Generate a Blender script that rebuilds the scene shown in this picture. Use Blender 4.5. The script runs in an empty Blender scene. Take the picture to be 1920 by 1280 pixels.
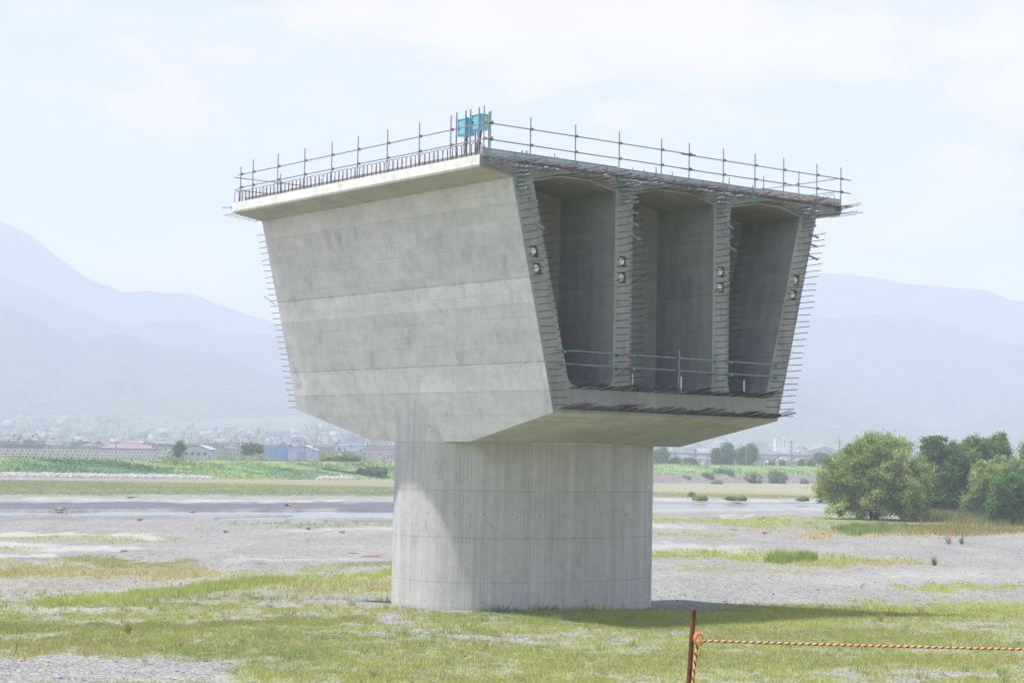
import bpy, bmesh, math, random
import numpy as np
from mathutils import Vector, Matrix
random.seed(7); rng = np.random.default_rng(11)
PI = math.pi; R_ = math.radians
sc = bpy.context.scene; col = sc.collection

# ------------------------------------------------------------------ camera (measured from the photograph)
H = 6.5; FPX = 3520.7
pit = R_(3.4979); rol = R_(1.17)
cR0 = np.array([1, 0, 0.]); cF = np.array([0, math.cos(pit), math.sin(pit)]); cU0 = np.cross(cR0, cF)
cR = math.cos(rol)*cR0+math.sin(rol)*cU0; cU = -math.sin(rol)*cR0+math.cos(rol)*cU0
cam = bpy.data.cameras.new('camera'); co = bpy.data.objects.new('camera', cam); col.objects.link(co)
cam.sensor_width = 36; cam.lens = FPX/1920*36; cam.clip_start = .5; cam.clip_end = 60000
M = Matrix([[cR[0], cU[0], -cF[0], 0], [cR[1], cU[1], -cF[1], 0], [cR[2], cU[2], -cF[2], H], [0, 0, 0, 1]])
co.matrix_world = M; sc.camera = co

def ray(x, y):
    d = cF+cR*(x-960)/FPX-cU*(y-640)/FPX
    return d
def at(x, y, D):                      # point seen at photo pixel x,y whose world y is D
    d = ray(x, y); t = D/d[1]
    return np.array([0, 0, H])+d*t
def gnd(x, y, z=-.5):                 # point on height z under that sight line
    d = ray(x, y); t = (z-H)/d[2]
    return np.array([0, 0, H])+d*t
def proj(P):
    d = P-np.array([0, 0, H]); w = np.maximum(d@cF, .1)
    return 960+FPX*(d@cR)/w, 640-FPX*(d@cU)/w

# ------------------------------------------------------------------ noise in numpy
def _h(ix, iy, s):
    n = (ix*374761393+iy*668265263+s*1442695041) & 0xffffffff
    n = ((n ^ (n >> 13))*1274126177) & 0xffffffff
    return ((n ^ (n >> 16)) & 0xffff)/65535.
def vn(x, y, s=0):
    ix = np.floor(x).astype(np.int64); iy = np.floor(y).astype(np.int64); fx = x-ix; fy = y-iy
    fx = fx*fx*(3-2*fx); fy = fy*fy*(3-2*fy)
    a = _h(ix, iy, s); b = _h(ix+1, iy, s); c = _h(ix, iy+1, s); d = _h(ix+1, iy+1, s)
    return (a*(1-fx)+b*fx)*(1-fy)+(c*(1-fx)+d*fx)*fy
def fbm(x, y, s=0, o=4):
    t = 0; a = .5; k = 1.; w = 0
    for i in range(o):
        t = t+a*vn(x*k, y*k, s+i*17); w += a; a *= .5; k *= 2.03
    return t/w
def sstep(a, b, x):
    t = np.clip((x-a)/(b-a), 0, 1); return t*t*(3-2*t)

# ------------------------------------------------------------------ helpers
def tag(o, label=None, cat=None, group=None, kind=None):
    if label: o['label'] = label
    if cat: o['category'] = cat
    if group: o['group'] = group
    if kind: o['kind'] = kind
    return o
def empty(name, loc=(0, 0, 0), rz=0):
    o = bpy.data.objects.new(name, None); col.objects.link(o); o.location = loc; o.rotation_euler = (0, 0, rz); o.empty_display_size = .2
    return o
def link(name, me, parent=None, loc=(0, 0, 0)):
    o = bpy.data.objects.new(name, me); col.objects.link(o); o.location = loc
    if parent is not None: o.parent = parent
    return o
def copy_tree(o, parent=None):
    c = o.copy(); col.objects.link(c)
    if parent is not None: c.parent = parent
    for ch in list(o.children): copy_tree(ch, c)
    return c
class MB:
    def __init__(s): s.v = []; s.f = []; s.m = []
    def add(s, vs, fs, mi=0):
        b = len(s.v); s.v += [tuple(map(float, v)) for v in vs]; s.f += [tuple(b+i for i in f) for f in fs]; s.m += [mi]*len(fs)
    def box(s, x0, x1, y0, y1, z0, z1, mi=0, top=None, bot=True):
        v = [(x0, y0, z0), (x1, y0, z0), (x1, y1, z0), (x0, y1, z0), (x0, y0, z1), (x1, y0, z1), (x1, y1, z1), (x0, y1, z1)]
        f = [(0, 1, 5, 4), (1, 2, 6, 5), (2, 3, 7, 6), (3, 0, 4, 7), (4, 5, 6, 7), (3, 2, 1, 0)]
        s.add(v, f, mi)
    def tube(s, pts, rad, n=8, mi=0, caps=True):
        pts = [Vector(p) for p in pts]; rad = rad if isinstance(rad, (list, tuple)) else [rad]*len(pts)
        vs = []; up = None
        for i, p in enumerate(pts):
            d = (pts[min(i+1, len(pts)-1)]-pts[max(i-1, 0)]).normalized()
            if up is None: up = Vector((0, 0, 1)) if abs(d.z) < .9 else Vector((1, 0, 0))
            a = d.cross(up).normalized(); b = a.cross(d).normalized(); up = b
            for k in range(n):
                t = 2*PI*k/n; vs.append(p+(a*math.cos(t)+b*math.sin(t))*rad[i])
        fs = [(i*n+k, i*n+(k+1) % n, (i+1)*n+(k+1) % n, (i+1)*n+k) for i in range(len(pts)-1) for k in range(n)]
        if caps: fs += [tuple(range(n))[::-1], tuple((len(pts)-1)*n+k for k in range(n))]
        s.add(vs, fs, mi)
    def prism(s, poly, h0, h1, axis='z', mi=0):
        n = len(poly)
        def P(u, v, w): return {'z': (u, v, w), 'y': (u, w, v), 'x': (w, u, v)}[axis]
        vs = [P(u, v, h0) for u, v in poly]+[P(u, v, h1) for u, v in poly]
        s.add(vs, [(i, (i+1) % n, n+(i+1) % n, n+i) for i in range(n)]+[tuple(range(n))[::-1], tuple(range(n, 2*n))], mi)
    def mesh(s, name, mats, smooth=False):
        me = bpy.data.meshes.new(name); me.from_pydata(s.v, [], s.f)
        for m in (mats if isinstance(mats, (list, tuple)) else [mats]): me.materials.append(m)
        if max(s.m, default=0): me.polygons.foreach_set('material_index', s.m)
        if smooth: me.polygons.foreach_set('use_smooth', [True]*len(s.f))
        bm = bmesh.new(); bm.from_mesh(me); bmesh.ops.recalc_face_normals(bm, faces=bm.faces); bm.to_mesh(me); bm.free()
        me.update(); return me
    def build(s, name, mats, parent=None, loc=(0, 0, 0), smooth=False):
        return link(name, s.mesh(name, mats, smooth), parent, loc)
def npmesh(name, V, F, mat, colr=None, smooth=False, aname='col'):
    """fast mesh from numpy arrays; F is (n,k)"""
    me = bpy.data.meshes.new(name); V = np.ascontiguousarray(V, np.float32); F = np.ascontiguousarray(F, np.int32)
    n, k = F.shape
    me.vertices.add(len(V)); me.vertices.foreach_set('co', V.ravel())
    me.loops.add(n*k); me.loops.foreach_set('vertex_index', F.ravel())
    me.polygons.add(n); me.polygons.foreach_set('loop_start', np.arange(n, dtype=np.int32)*k)
    me.polygons.foreach_set('loop_total', np.full(n, k, np.int32))
    if smooth: me.polygons.foreach_set('use_smooth', np.ones(n, bool))
    me.update(calc_edges=True)
    cs = colr if isinstance(colr, dict) else ({aname: colr} if colr is not None else {})
    for nm, c in cs.items():
        a = me.color_attributes.new(nm, 'FLOAT_COLOR', 'POINT')
        c4 = np.ones((len(V), 4), np.float32); c4[:, :c.shape[1]] = c
        a.data.foreach_set('color', c4.ravel())
    me.materials.append(mat); return me

# ------------------------------------------------------------------ material helper
class NT:
    def __init__(s, name, disp=False):
        s.mat = bpy.data.materials.new(name); s.mat.use_nodes = True; s.t = s.mat.node_tree; s.n = s.t.nodes; s.n.clear()
        s.out = s.n.new('ShaderNodeOutputMaterial')
    def new(s, typ, **kw):
        nd = s.n.new('ShaderNode'+typ)
        for k, v in kw.items():
            if k in ('i',):
                for a, b in v.items():
                    sk = nd.inputs[a]
                    if hasattr(b, 'links') or isinstance(b, bpy.types.NodeSocket): s.t.links.new(b, sk)
                    else: sk.default_value = b
            else: setattr(nd, k, v)
        return nd
    def m(s, op, a, b=0., c=None, clamp=False):
        nd = s.new('Math', operation=op, use_clamp=clamp)
        for i, v in enumerate((a, b) if c is None else (a, b, c)):
            if isinstance(v, bpy.types.NodeSocket): s.t.links.new(v, nd.inputs[i])
            else: nd.inputs[i].default_value = v
        return nd.outputs[0]
    def mix(s, f, a, b, blend='MIX'):
        nd = s.new('Mix', data_type='RGBA', blend_type=blend)
        for k, v in ((0, f), (6, a), (7, b)):
            if isinstance(v, bpy.types.NodeSocket): s.t.links.new(v, nd.inputs[k])
            else: nd.inputs[k].default_value = (*v, 1) if isinstance(v, tuple) and len(v) == 3 else v
        return nd.outputs[2]
    def noise(s, vec, scale, detail=3, rough=.55, dim='3D'):
        return s.new('TexNoise', noise_dimensions=dim, i={'Vector': vec, 'Scale': scale, 'Detail': detail, 'Roughness': rough}).outputs[0]
    def mapv(s, vec, sx=1, sy=1, sz=1, off=(0, 0, 0)):
        return s.new('Mapping', i={'Vector': vec, 'Scale': (sx, sy, sz), 'Location': off}).outputs[0]
    def ramp(s, f, lo, hi, a=0., b=1.):
        return s.new('MapRange', i={'Value': f, 'From Min': lo, 'From Max': hi, 'To Min': a, 'To Max': b}).outputs[0]
    def bsdf(s, color, rough=.8, metal=0., bump=None, bstr=.3, bdist=.02, **kw):
        b = s.new('BsdfPrincipled', i={'Base Color': color if isinstance(color, bpy.types.NodeSocket) else (*color, 1), 'Roughness': rough, 'Metallic': metal})
        for k, v in kw.items(): b.inputs[k.replace('_', ' ')].default_value = v
        if bump is not None:
            bp = s.new('Bump', i={'Height': bump, 'Strength': bstr, 'Distance': bdist}); s.t.links.new(bp.outputs[0], b.inputs['Normal'])
        return b.outputs[0]
    def end(s, sh): s.t.links.new(sh, s.out.inputs[0]); return s.mat
def simple(name, c, rough=.7, metal=0., var=.12, scale=6., bstr=.15, kw={}):
    t = NT(name); tc = t.new('TexCoord').outputs['Object']; n = t.noise(tc, scale, 4)
    k = t.ramp(n, .3, .7, 1-var, 1+var)
    cc = t.mix(1., tuple(c), t.new('CombineColor', i={0: k, 1: k, 2: k}).outputs[0], 'MULTIPLY')
    return t.end(t.bsdf(cc, rough, metal, n, bstr, .01, **kw))

def concrete(name, base, joints=(), board=0., bdir=0, panels=0., ties=0., bands=(), tint=(1, .995, .97), streak=.10, blot=.10, rust=0., svec=(2.6, .22), stain=.26, off=(3, 1, 0)):
    """uv in metres: u along, v up (or across)"""
    t = NT(name); uv = t.new('UVMap').outputs[0]; ob = t.new('TexCoord').outputs['Object']
    sep = t.new('SeparateXYZ', i={0: uv}); u, v = sep.outputs[0], sep.outputs[1]
    k = t.ramp(t.noise(t.mapv(ob, 1, 1, 1, off), .45, 5, .6), .3, .7, 1-blot, 1+blot)
    k = t.m('MULTIPLY', k, t.ramp(t.noise(t.mapv(uv, *svec, 1), 1., 5, .65), .3, .7, 1-streak, 1+streak))
    k = t.m('MULTIPLY', k, t.ramp(t.noise(ob, 2.6, 6, .75), .3, .7, .91, 1.08))
    k = t.m('MULTIPLY', k, t.ramp(t.noise(ob, 14, 4, .7), .3, .7, .95, 1.04))
    # darker leaching stains with a shape of their own
    st = t.ramp(t.noise(t.mapv(uv, .9, .5, 1, off), 1.1, 6, .75), .55, .70, 0, stain)
    k = t.m('MULTIPLY', k, t.m('SUBTRACT', 1., st))
    if panels:
        br = t.new('TexBrick', offset=.37, i={'Vector': uv, 'Scale': 1., 'Mortar Size': .028, 'Mortar Smooth': .3, 'Bias': 0., 'Brick Width': 1.8, 'Row Height': .9,
                   'Color1': (1, 1, 1, 1), 'Color2': (.88, .885, .89, 1), 'Mortar': (.74, .74, .74, 1)})
        bb = t.mix(t.m('MULTIPLY', t.ramp(t.noise(ob, .8, 2), .35, .6, .25, 1.), panels), (1, 1, 1), br.outputs[0])
    wob = t.m('MULTIPLY', t.m('SUBTRACT', t.noise(t.mapv(uv, .8, .8, 1), 2.4, 4), .5), .05)
    vv = t.m('ADD', v, wob)
    for (zj, amt, wd) in joints:
        d = t.m('ABSOLUTE', t.m('SUBTRACT', vv, zj))
        a = t.ramp(d, wd*.4, wd, amt, 0.)
        a = t.m('MULTIPLY', a, t.ramp(t.noise(t.mapv(uv, 1.7, .6, 1, (zj, 0, 0)), 1.3, 3), .35, .6, .35, 1.))
        k = t.m('MULTIPLY', k, t.m('SUBTRACT', 1., a))
        # run-off under the joint
        b2 = t.m('MULTIPLY', t.ramp(t.m('SUBTRACT', zj, vv), 0., .9, 1., 0.), t.m('GREATER_THAN', zj, vv))
        b2 = t.m('MULTIPLY', b2, t.ramp(t.noise(t.mapv(uv, 5., .3, 1, (zj*3, 0, 0)), 1., 4, .7), .5, .75, 0, .18))
        k = t.m('MULTIPLY', k, t.m('SUBTRACT', 1., b2))
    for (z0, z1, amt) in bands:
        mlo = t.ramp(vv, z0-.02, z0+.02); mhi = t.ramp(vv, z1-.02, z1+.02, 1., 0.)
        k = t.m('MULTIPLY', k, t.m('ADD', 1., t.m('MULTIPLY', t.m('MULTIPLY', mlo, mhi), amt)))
    hgt = t.noise(ob, 9, 6, .7)
    if board:
        w = u if bdir == 0 else v
        a = t.m('FRACT', t.m('DIVIDE', t.m('ADD', w, 50.), board)); e = t.m('MINIMUM', a, t.m('SUBTRACT', 1., a))
        cell = t.m('FLOOR', t.m('DIVIDE', t.m('ADD', w, 50.), board))
        wn = t.new('TexWhiteNoise', noise_dimensions='1D', i={'W': cell}).outputs[0]
        k = t.m('MULTIPLY', k, t.ramp(wn, 0, 1, .94, 1.05))
        ln = t.m('MULTIPLY', t.ramp(e, .03, .14, .34, 0.), t.ramp(t.noise(t.mapv(uv, 1.2, 1.2, 1), .9, 3), .4, .62, 0, 1))
        ln = t.m('MULTIPLY', ln, t.m('GREATER_THAN', t.m('FRACT', t.m('MULTIPLY', wn, 7.3)), .4))
        k = t.m('MULTIPLY', k, t.m('SUBTRACT', 1., ln))
    if ties:
        fu = t.m('SUBTRACT', t.m('FRACT', t.m('DIVIDE', t.m('ADD', u, 50.2), 1.2)), .5); fv = t.m('SUBTRACT', t.m('FRACT', t.m('DIVIDE', t.m('ADD', v, 50.1), ties)), .5)
        d = t.m('SQRT', t.m('ADD', t.m('POWER', t.m('MULTIPLY', fu, 1.2), 2.), t.m('POWER', t.m('MULTIPLY', fv, ties), 2.)))
        k = t.m('MULTIPLY', k, t.ramp(d, .022, .045, .5, 1.))
    g = t.new('CombineColor', i={0: k, 1: k, 2: k}).outputs[0]
    c = t.mix(1., tuple(b*tt for b, tt in zip((base,)*3, tint)), g, 'MULTIPLY')
    if panels: c = t.mix(1., c, bb, 'MULTIPLY')
    # warm / cold patches
    c = t.mix(t.ramp(t.noise(ob, .9, 4), .5, .72, 0, .3), c, t.mix(1., c, (1.03, 1.0, .94), 'MULTIPLY'))
    if rust: c = t.mix(t.ramp(t.noise(t.mapv(uv, 3.5, .6, 1), 1., 4), .6, .75, 0, rust), c, (.22, .12, .06))
    return t.end(t.bsdf(c, .88, 0, hgt, .25, .015, Specular_IOR_Level=.25))

webJ = [(15.85, .12, .03), (15.0, .09, .025), (14.25, .1, .025), (13.12, .34, .04), (12.2, .10, .03), (11.2, .08, .02), (10.03, .34, .04), (8.97, .22, .03), (8.05, .16, .025)]
M_web = concrete('web_concrete', .67, webJ, panels=.5, bands=[(13.12, 15.85, -.10), (12.2, 13.12, .07), (10.03, 12.2, -.03), (8.97, 10.03, .10), (15.85, 17, -.04)], streak=.10, blot=.07, svec=(.7, 1.5), tint=(.985, .985, 1.0))
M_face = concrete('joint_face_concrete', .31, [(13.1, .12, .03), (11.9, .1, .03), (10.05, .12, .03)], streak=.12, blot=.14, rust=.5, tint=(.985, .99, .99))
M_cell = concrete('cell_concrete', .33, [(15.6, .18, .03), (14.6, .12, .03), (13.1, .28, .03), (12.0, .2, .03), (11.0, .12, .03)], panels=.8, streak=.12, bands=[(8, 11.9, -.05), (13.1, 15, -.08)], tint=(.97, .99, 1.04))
M_soff = concrete('soffit_concrete', .60, [], board=.15, bdir=1, blot=.10, tint=(1., .985, .94), ties=2.4, streak=.1)
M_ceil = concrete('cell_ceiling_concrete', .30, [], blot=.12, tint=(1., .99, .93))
M_over = concrete('overhang_concrete', .47, [(-8.8, .1, .03)], panels=.6, ties=1.6, blot=.08, tint=(1., .98, .9), streak=.06)
M_fas = concrete('fascia_concrete', .74, [], blot=.05, streak=.09, tint=(1, .99, .975))
M_top = concrete('deck_concrete', .5, [], blot=.1)
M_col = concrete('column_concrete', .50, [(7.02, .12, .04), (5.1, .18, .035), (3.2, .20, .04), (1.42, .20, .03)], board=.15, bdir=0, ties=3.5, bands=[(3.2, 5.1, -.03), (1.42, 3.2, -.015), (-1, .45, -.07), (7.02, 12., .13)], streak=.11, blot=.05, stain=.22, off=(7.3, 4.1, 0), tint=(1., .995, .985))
M_rebar = simple('rebar_rust', (.085, .062, .052), .5, .35, .5, 14)
M_loop = simple('rebar_red_brown', (.17, .075, .06), .8, .1, .3, 9)
def duct_mat():
    t = NT('galvanised_duct'); oc = t.new('TexCoord').outputs['Object']
    y = t.new('SeparateXYZ', i={0: oc}).outputs[1]
    rb = t.m('SINE', t.m('MULTIPLY', y, 2*PI/.045))
    return t.end(t.bsdf((.48, .53, .59), .30, .75, rb, .8, .012))
M_duct = duct_mat()
M_pipe = simple('galvanised_pipe', (.27, .29, .33), .45, .55, .12, 7)
M_clamp = simple('clamp_zinc', (.22, .21, .19), .5, .5, .2, 30)
M_green = simple('green_cap', (.03, .42, .27), .5, 0, .1, 20)
M_blue = simple('light_blue_paint', (.15, .50, .63), .45, 0, .06, 5)
M_yellow = simple('yellow_label', (.75, .62, .10), .5, 0, .05, 5)
M_white = simple('white_plastic', (.78, .8, .74), .5, 0, .06, 8)
M_black = simple('black_rubber', (.02, .02, .02), .6, 0, .1, 8)
M_red = simple('red_plastic', (.5, .02, .03), .5, 0, .1, 8)
def holes_mat(name, c, sc_=.16, pr=.022, through=True):
    t = NT(name); uv = t.new('TexCoord').outputs['Object']
    s3 = t.new('SeparateXYZ', i={0: uv}); w = t.m('ADD', s3.outputs[0], s3.outputs[1]); z = s3.outputs[2]
    a = t.m('FRACT', t.m('DIVIDE', w, sc_)); zz = t.m('DIVIDE', z, sc_*.62)
    a = t.m('FRACT', t.m('ADD', t.m('DIVIDE', w, sc_), t.m('MULTIPLY', t.m('FLOOR', zz), .5)))
    d = t.m('SQRT', t.m('ADD', t.m('POWER', t.m('MULTIPLY', t.m('SUBTRACT', a, .5), sc_), 2.), t.m('POWER', t.m('MULTIPLY', t.m('SUBTRACT', t.m('FRACT', zz), .5), sc_*.62), 2.)))
    h = t.m('LESS_THAN', d, pr)
    k = t.ramp(t.noise(uv, 3, 4), .3, .7, .85, 1.12)
    cc = t.mix(1., c, t.new('CombineColor', i={0: k, 1: k, 2: k}).outputs[0], 'MULTIPLY')
    b = t.bsdf(cc, .55, .3)
    tr = t.new('BsdfTransparent').outputs[0]
    return t.end(t.new('MixShader', i={0: h, 1: b, 2: tr}).outputs[0])
M_form = holes_mat('perforated_steel', (.44, .47, .54), .16, .015)
M_kerb = holes_mat('perforated_kerb', (.42, .41, .36), .12, .024)

# ------------------------------------------------------------------ THE PIER (local frame: x across the deck, y along it)
L, W, ts, ds, Wt, D0, Wb, Dm, Lm, zt, ca, cr = 9.036, 9.6, .4305, .6742, 8.087, 9.198, 5.932, 10.316, 3.479, 17.365, 6.10, 3.60
LG = -.0045
yaw = R_(37.785); PX, PY = .738, 80.604
pier = empty('bridge_pier', (PX, PY, 0), yaw)
tag(pier, 'unfinished concrete bridge pier head with three open box cells on a rounded column', 'bridge pier')
def zt_(y): return zt+LG*y
def build_girder():
    bm = bmesh.new(); uvl = bm.loops.layers.uv.new('UVMap')
    slope = (Wt-Wb)/(D0-ds)
    def outer(y, dep):
        wb = Wt-slope*(dep-ds); t = zt_(y)
        half = [(-W, t), (-W, t-ts+.07), (-W+.06, t-ts), (-Wt, t-ds), (-wb, zt-dep)]
        r = [(-x, z) for x, z in half][::-1]
        return half+r
    stations = [(-L, D0), (-Lm, Dm), (Lm, Dm), (L, 8.99)]
    rings = [[bm.verts.new((x, y, z)) for x, z in outer(y, d)] for y, d in stations]
    n = 10
    mats_o = [4, 4, 3, 0, 2, 0, 3, 4, 4, 5]       # fascia, chamfer, overhang, web, soffit, web, overhang, ...
    def face(vs, mi, uvf):
        try: f = bm.faces.new(vs)
        except ValueError: return
        f.material_index = mi
        for l in f.loops: l[uvl].uv = uvf(l.vert.co)
    uv_yz = lambda c: (c.y, c.z); uv_xz = lambda c: (c.x, c.z); uv_yx = lambda c: (c.y, c.x)
    for a, b in zip(rings, rings[1:]):
        for i in range(n):
            j = (i+1) % n; mi = mats_o[i]
            face([a[i], a[j], b[j], b[i]], mi, uv_yx if mi in (2, 3, 5) else uv_yz)
    C1 = [(-7.09, 16.69), (-5.85, 16.97), (-4.5, 16.97), (-3.05, 16.71), (-3.05, 9.52), (-3.13, 9.3), (-3.34, 9.18), (-4.90, 9.18), (-5.14, 9.27), (-5.27, 9.5)]
    C2 = [(-2.15, 16.71), (-.95, 17.0), (.95, 17.0), (2.17, 16.70), (2.17, 9.55), (2.1, 9.3), (1.86, 9.18), (-1.86, 9.18), (-2.1, 9.3), (-2.15, 9.5)]
    C3 = [(-x+.03, z) for x, z in C1][::-1]
    cells = [C1, C2, C3]
    pk = [(-6.98, 14.09), (-6.82, 13.47), (-2.64, 14.06), (-2.64, 13.44), (2.61, 14.06), (2.60, 13.43), (6.94, 14.04), (6.78, 13.43)]
    for sgn in (-1, 1):
        y0 = sgn*L; ring = rings[0] if sgn < 0 else rings[-1]
        edges = []
        def loop(vs):
            for i in range(len(vs)):
                e = bm.edges.get((vs[i], vs[(i+1) % len(vs)])) or bm.edges.new((vs[i], vs[(i+1) % len(vs)])); edges.append(e)
        loop(ring); cl = []
        for C in cells:
            vs = [bm.verts.new((x, y0, z)) for x, z in C]; loop(vs); cl.append(vs)
        pls = []
        if sgn < 0:
            for i, (x, z) in enumerate(pk):
                sk = {0: .045, 1: .045, 6: -.045, 7: -.045}.get(i, 0)
                q = [(x-.17-sk, z+.2), (x+.17-sk, z+.2), (x+.19+sk, z-.23), (x-.15+sk, z-.23)]
                vs = [bm.verts.new((a, y0, b)) for a, b in q]; loop(vs); pls.append(vs)
        g = bmesh.ops.triangle_fill(bm, use_beauty=True, use_dissolve=False, edges=edges)
        for f in g['geom']:
            if isinstance(f, bmesh.types.BMFace):
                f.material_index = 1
                for l in f.loops: l[uvl].uv = uv_xz(l.vert.co)
        for vs in pls:
            b = [bm.verts.new((v.co.x*1.0+(0.03), y0+.26, v.co.z+.07 if k > 1 else v.co.z)) for k, v in enumerate(vs)]
            for i in range(4): face([vs[i], vs[(i+1) % 4], b[(i+1) % 4], b[i]], 1, uv_yz)
            face(b, 1, uv_xz)
        for C, vs in zip(cells, cl):
            cx = sum(x for x, z in C)/len(C)
            # the tube of the cell: lip, run, haunch against the diaphragm, diaphragm
            prev = vs
            for (yy, cut) in ((8.75, 0), (5.7, 0), (5.4, .3)):
                cur = []
                for (x, z) in C:
                    xx, zz = x, z
                    if cut:
                        xx = x+(.28 if x < cx else -.28); zz = z-cut if z > 15 else z+.2
                    cur.append(bm.verts.new((xx, sgn*yy, zz)))
                m = len(C)
                for i in range(m):
                    j = (i+1) % m; zc = (C[i][1]+C[j][1])/2
                    side = abs(C[i][0]-C[j][0]) < .35 or (abs(C[i][1]-C[j][1]) > 3)
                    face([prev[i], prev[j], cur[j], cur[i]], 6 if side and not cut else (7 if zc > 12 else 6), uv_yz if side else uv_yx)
                prev = cur
            face(prev, 6, uv_xz)
    bmesh.ops.recalc_face_normals(bm, faces=bm.faces)
    me = bpy.data.meshes.new('box_girder'); bm.to_mesh(me); bm.free()
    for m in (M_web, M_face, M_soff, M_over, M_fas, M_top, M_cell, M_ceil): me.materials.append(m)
    return link('box_girder', me, pier), pk
girder, PK = build_girder()
def build_column():
    bm = bmesh.new(); uvl = bm.loops.layers.uv.new('UVMap'); a = ca-cr
    pts = []; ne = 2/2.4; A_, B_ = 6.07, 3.76
    for k in range(160):
        t = PI/2+2*PI*k/160; c_, s_ = math.cos(t), math.sin(t)
        pts.append((A_*math.copysign(abs(c_)**ne, c_), B_*math.copysign(abs(s_)**ne, s_)))
    n = len(pts); s = [0]
    for i in range(n): q = pts[(i+1) % n]; s.append(s[-1]+math.dist(pts[i], q))
    lo = [bm.verts.new((x, y, -2.)) for x, y in pts]; hi = [bm.verts.new((x, y, 9.6)) for x, y in pts]
    for i in range(n):
        j = (i+1) % n; f = bm.faces.new([lo[i], lo[j], hi[j], hi[i]]); f.smooth = True
        for l, uu in zip(f.loops, (s[i], s[i+1], s[i+1], s[i])): l[uvl].uv = (uu, l.vert.co.z)
    bm.faces.new([bm.verts.new(v.co) for v in hi]); bm.faces.new([bm.verts.new(v.co) for v in lo[::-1]]); bmesh.ops.recalc_face_normals(bm, faces=bm.faces)
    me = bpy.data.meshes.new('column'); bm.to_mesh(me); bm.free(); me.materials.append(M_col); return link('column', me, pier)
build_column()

# anchor caps in their pockets
for (x, z) in PK:
    b = MB(); pts = []; 
    prof = [(.0, -.17), (.06, -.16), (.105, -.125), (.13, -.06), (.135, 0), (.135, .10), (.16, .10), (.16, .16)]
    n = 20; vs = []; fs = []
    for r, y in prof:
        vs += [(r*math.cos(2*PI*k/n)*1.0, y, r*1.25*math.sin(2*PI*k/n)) for k in range(n)]
    for i in range(len(prof)-1): fs += [(i*n+k, i*n+(k+1) % n, (i+1)*n+(k+1) % n, (i+1)*n+k) for k in range(n)]
    b.add(vs, fs); o = b.build('anchor_cap', M_white, pier, (x, -L+.16, z), True)
    g = MB(); g.tube([(-.02, -.176, .05), (-.02, -.14, .05)], .03, 10); g.build('cap_mark', M_green, o)

# reinforcement bars
BAR = {}
def bar_mesh(l):
    k = round(l*10)/10
    if k not in BAR:
        b = MB(); b.tube([(0, .06, 0), (0, -k, 0)], .0145, 6, caps=True); BAR[k] = b.mesh('rebar', M_rebar)
    return BAR[k], k
bars = []   # (x, y, z, length, dx, dz, priority)
def web_edges(z):       # x of inner/outer edges of the four webs at height z
    s = (Wt-Wb)/(D0-ds); wo = Wt-s*((zt-z)-ds)
    ci = 7.09+(z-16.69)*(7.09-5.27)/(16.69-9.5)
    return [(-wo, -ci), (-3.05, -2.15), (2.17, 3.08), (ci+.03, wo)]
for w in range(4):
    z = 16.05 if w in (0, 3) else 16.2
    i = 0
    while z > 8.45:
        x0, x1 = web_edges(z)[w]
        dz = random.gauss(-.0, .015)+(.03 if i % 5 < 3 else -.02)
        bars.append((x0+.14, -L, z, .8+random.uniform(-.05, .08), random.gauss(0, .015), dz, 1))
        if z < 9.3 and w in (1, 2): bars.pop()
        if z > 9.5: bars.append((x1-.09, -L, z-.07, .86+random.uniform(-.1, .06), random.gauss(0, .015), dz, 1))
        if w == 3: bars.append((x1-.09, -L, z-.07, .86, 0, dz, 1)) if z <= 9.5 else None
        z -= .262; i += 1
bars = [b for b in bars if b is not None]
bars += [(-2.98, -L, 13.25, 1.0, 0, .28, 1), (-2.2, -L, 13.25, .95, 0, .3, 1), (2.25, -L, 13.2, 1.0, 0, .3, 1), (3.0, -L, 13.15, .95, 0, .3, 1), (-2.95, -L, 9.62, 1.0, 0, .35, 1)]
npri = len(bars)
x = -9.45
while x < 9.5:      # top mats of the deck slab
    for zz in (17.29,) if (x > -7.7 or random.random() < .35) else ():
        lg = random.choice((.6, .7, .8, 1.0)) if random.random() < .93 else 1.4
        bars.append((x+random.gauss(0, .015), -L, zz+LG*-L-.04, lg, random.gauss(0, .04), random.gauss(.01, .04), 0))
    x += .115
x = -9.4
while x < -8.0: bars.append((x, -L, 17.04+(x+9.4)*-.16, random.choice((.9, 1.1, 1.5)), 0, random.gauss(0, .02), 0)); x += .185
x = 8.1
while x < 9.5: bars.append((x, -L, 16.84+(x-8.1)*.15, random.choice((.9, 1.1, 1.5)), 0, random.gauss(0, .02), 0)); x += .3
for C in ((-7.0, -5.85, -4.5, -3.15), (-2.1, -.95, .95, 2.1), (3.2, 4.5, 5.85, 7.0)):
    x = C[0]
    while x < C[3]:
        z = 16.80+.24*min(1, (x-C[0])/(C[1]-C[0]), (C[3]-x)/(C[3]-C[2]))
        bars.append((x, -L, z, random.uniform(.8, 1.1), random.gauss(0, .01), random.gauss(.0, .015), 0)); x += .165
x = -5.2
while x < 5.3:
    bars.append((x, -L, 9.07+random.gauss(0, .01), (.75, 1.1, .8, 1.2)[int((x+6)*1.1) % 4]+random.gauss(0, .04), random.gauss(.0, .03), random.gauss(.19, .03), 0)); x += .112
x = -5.65
while x < 5.75:
    bars.append((x, -L, 8.27-.003*x, (.75, 1.15, .8, 1.3)[int((x+7)*.9) % 4]+random.gauss(0, .04), random.gauss(.0, .03), random.gauss(.2, .02), 0)); x += .118
cnt = 0; rest = []
idx = list(range(npri)); random.shuffle(idx); keep = set(idx[:100])
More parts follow.
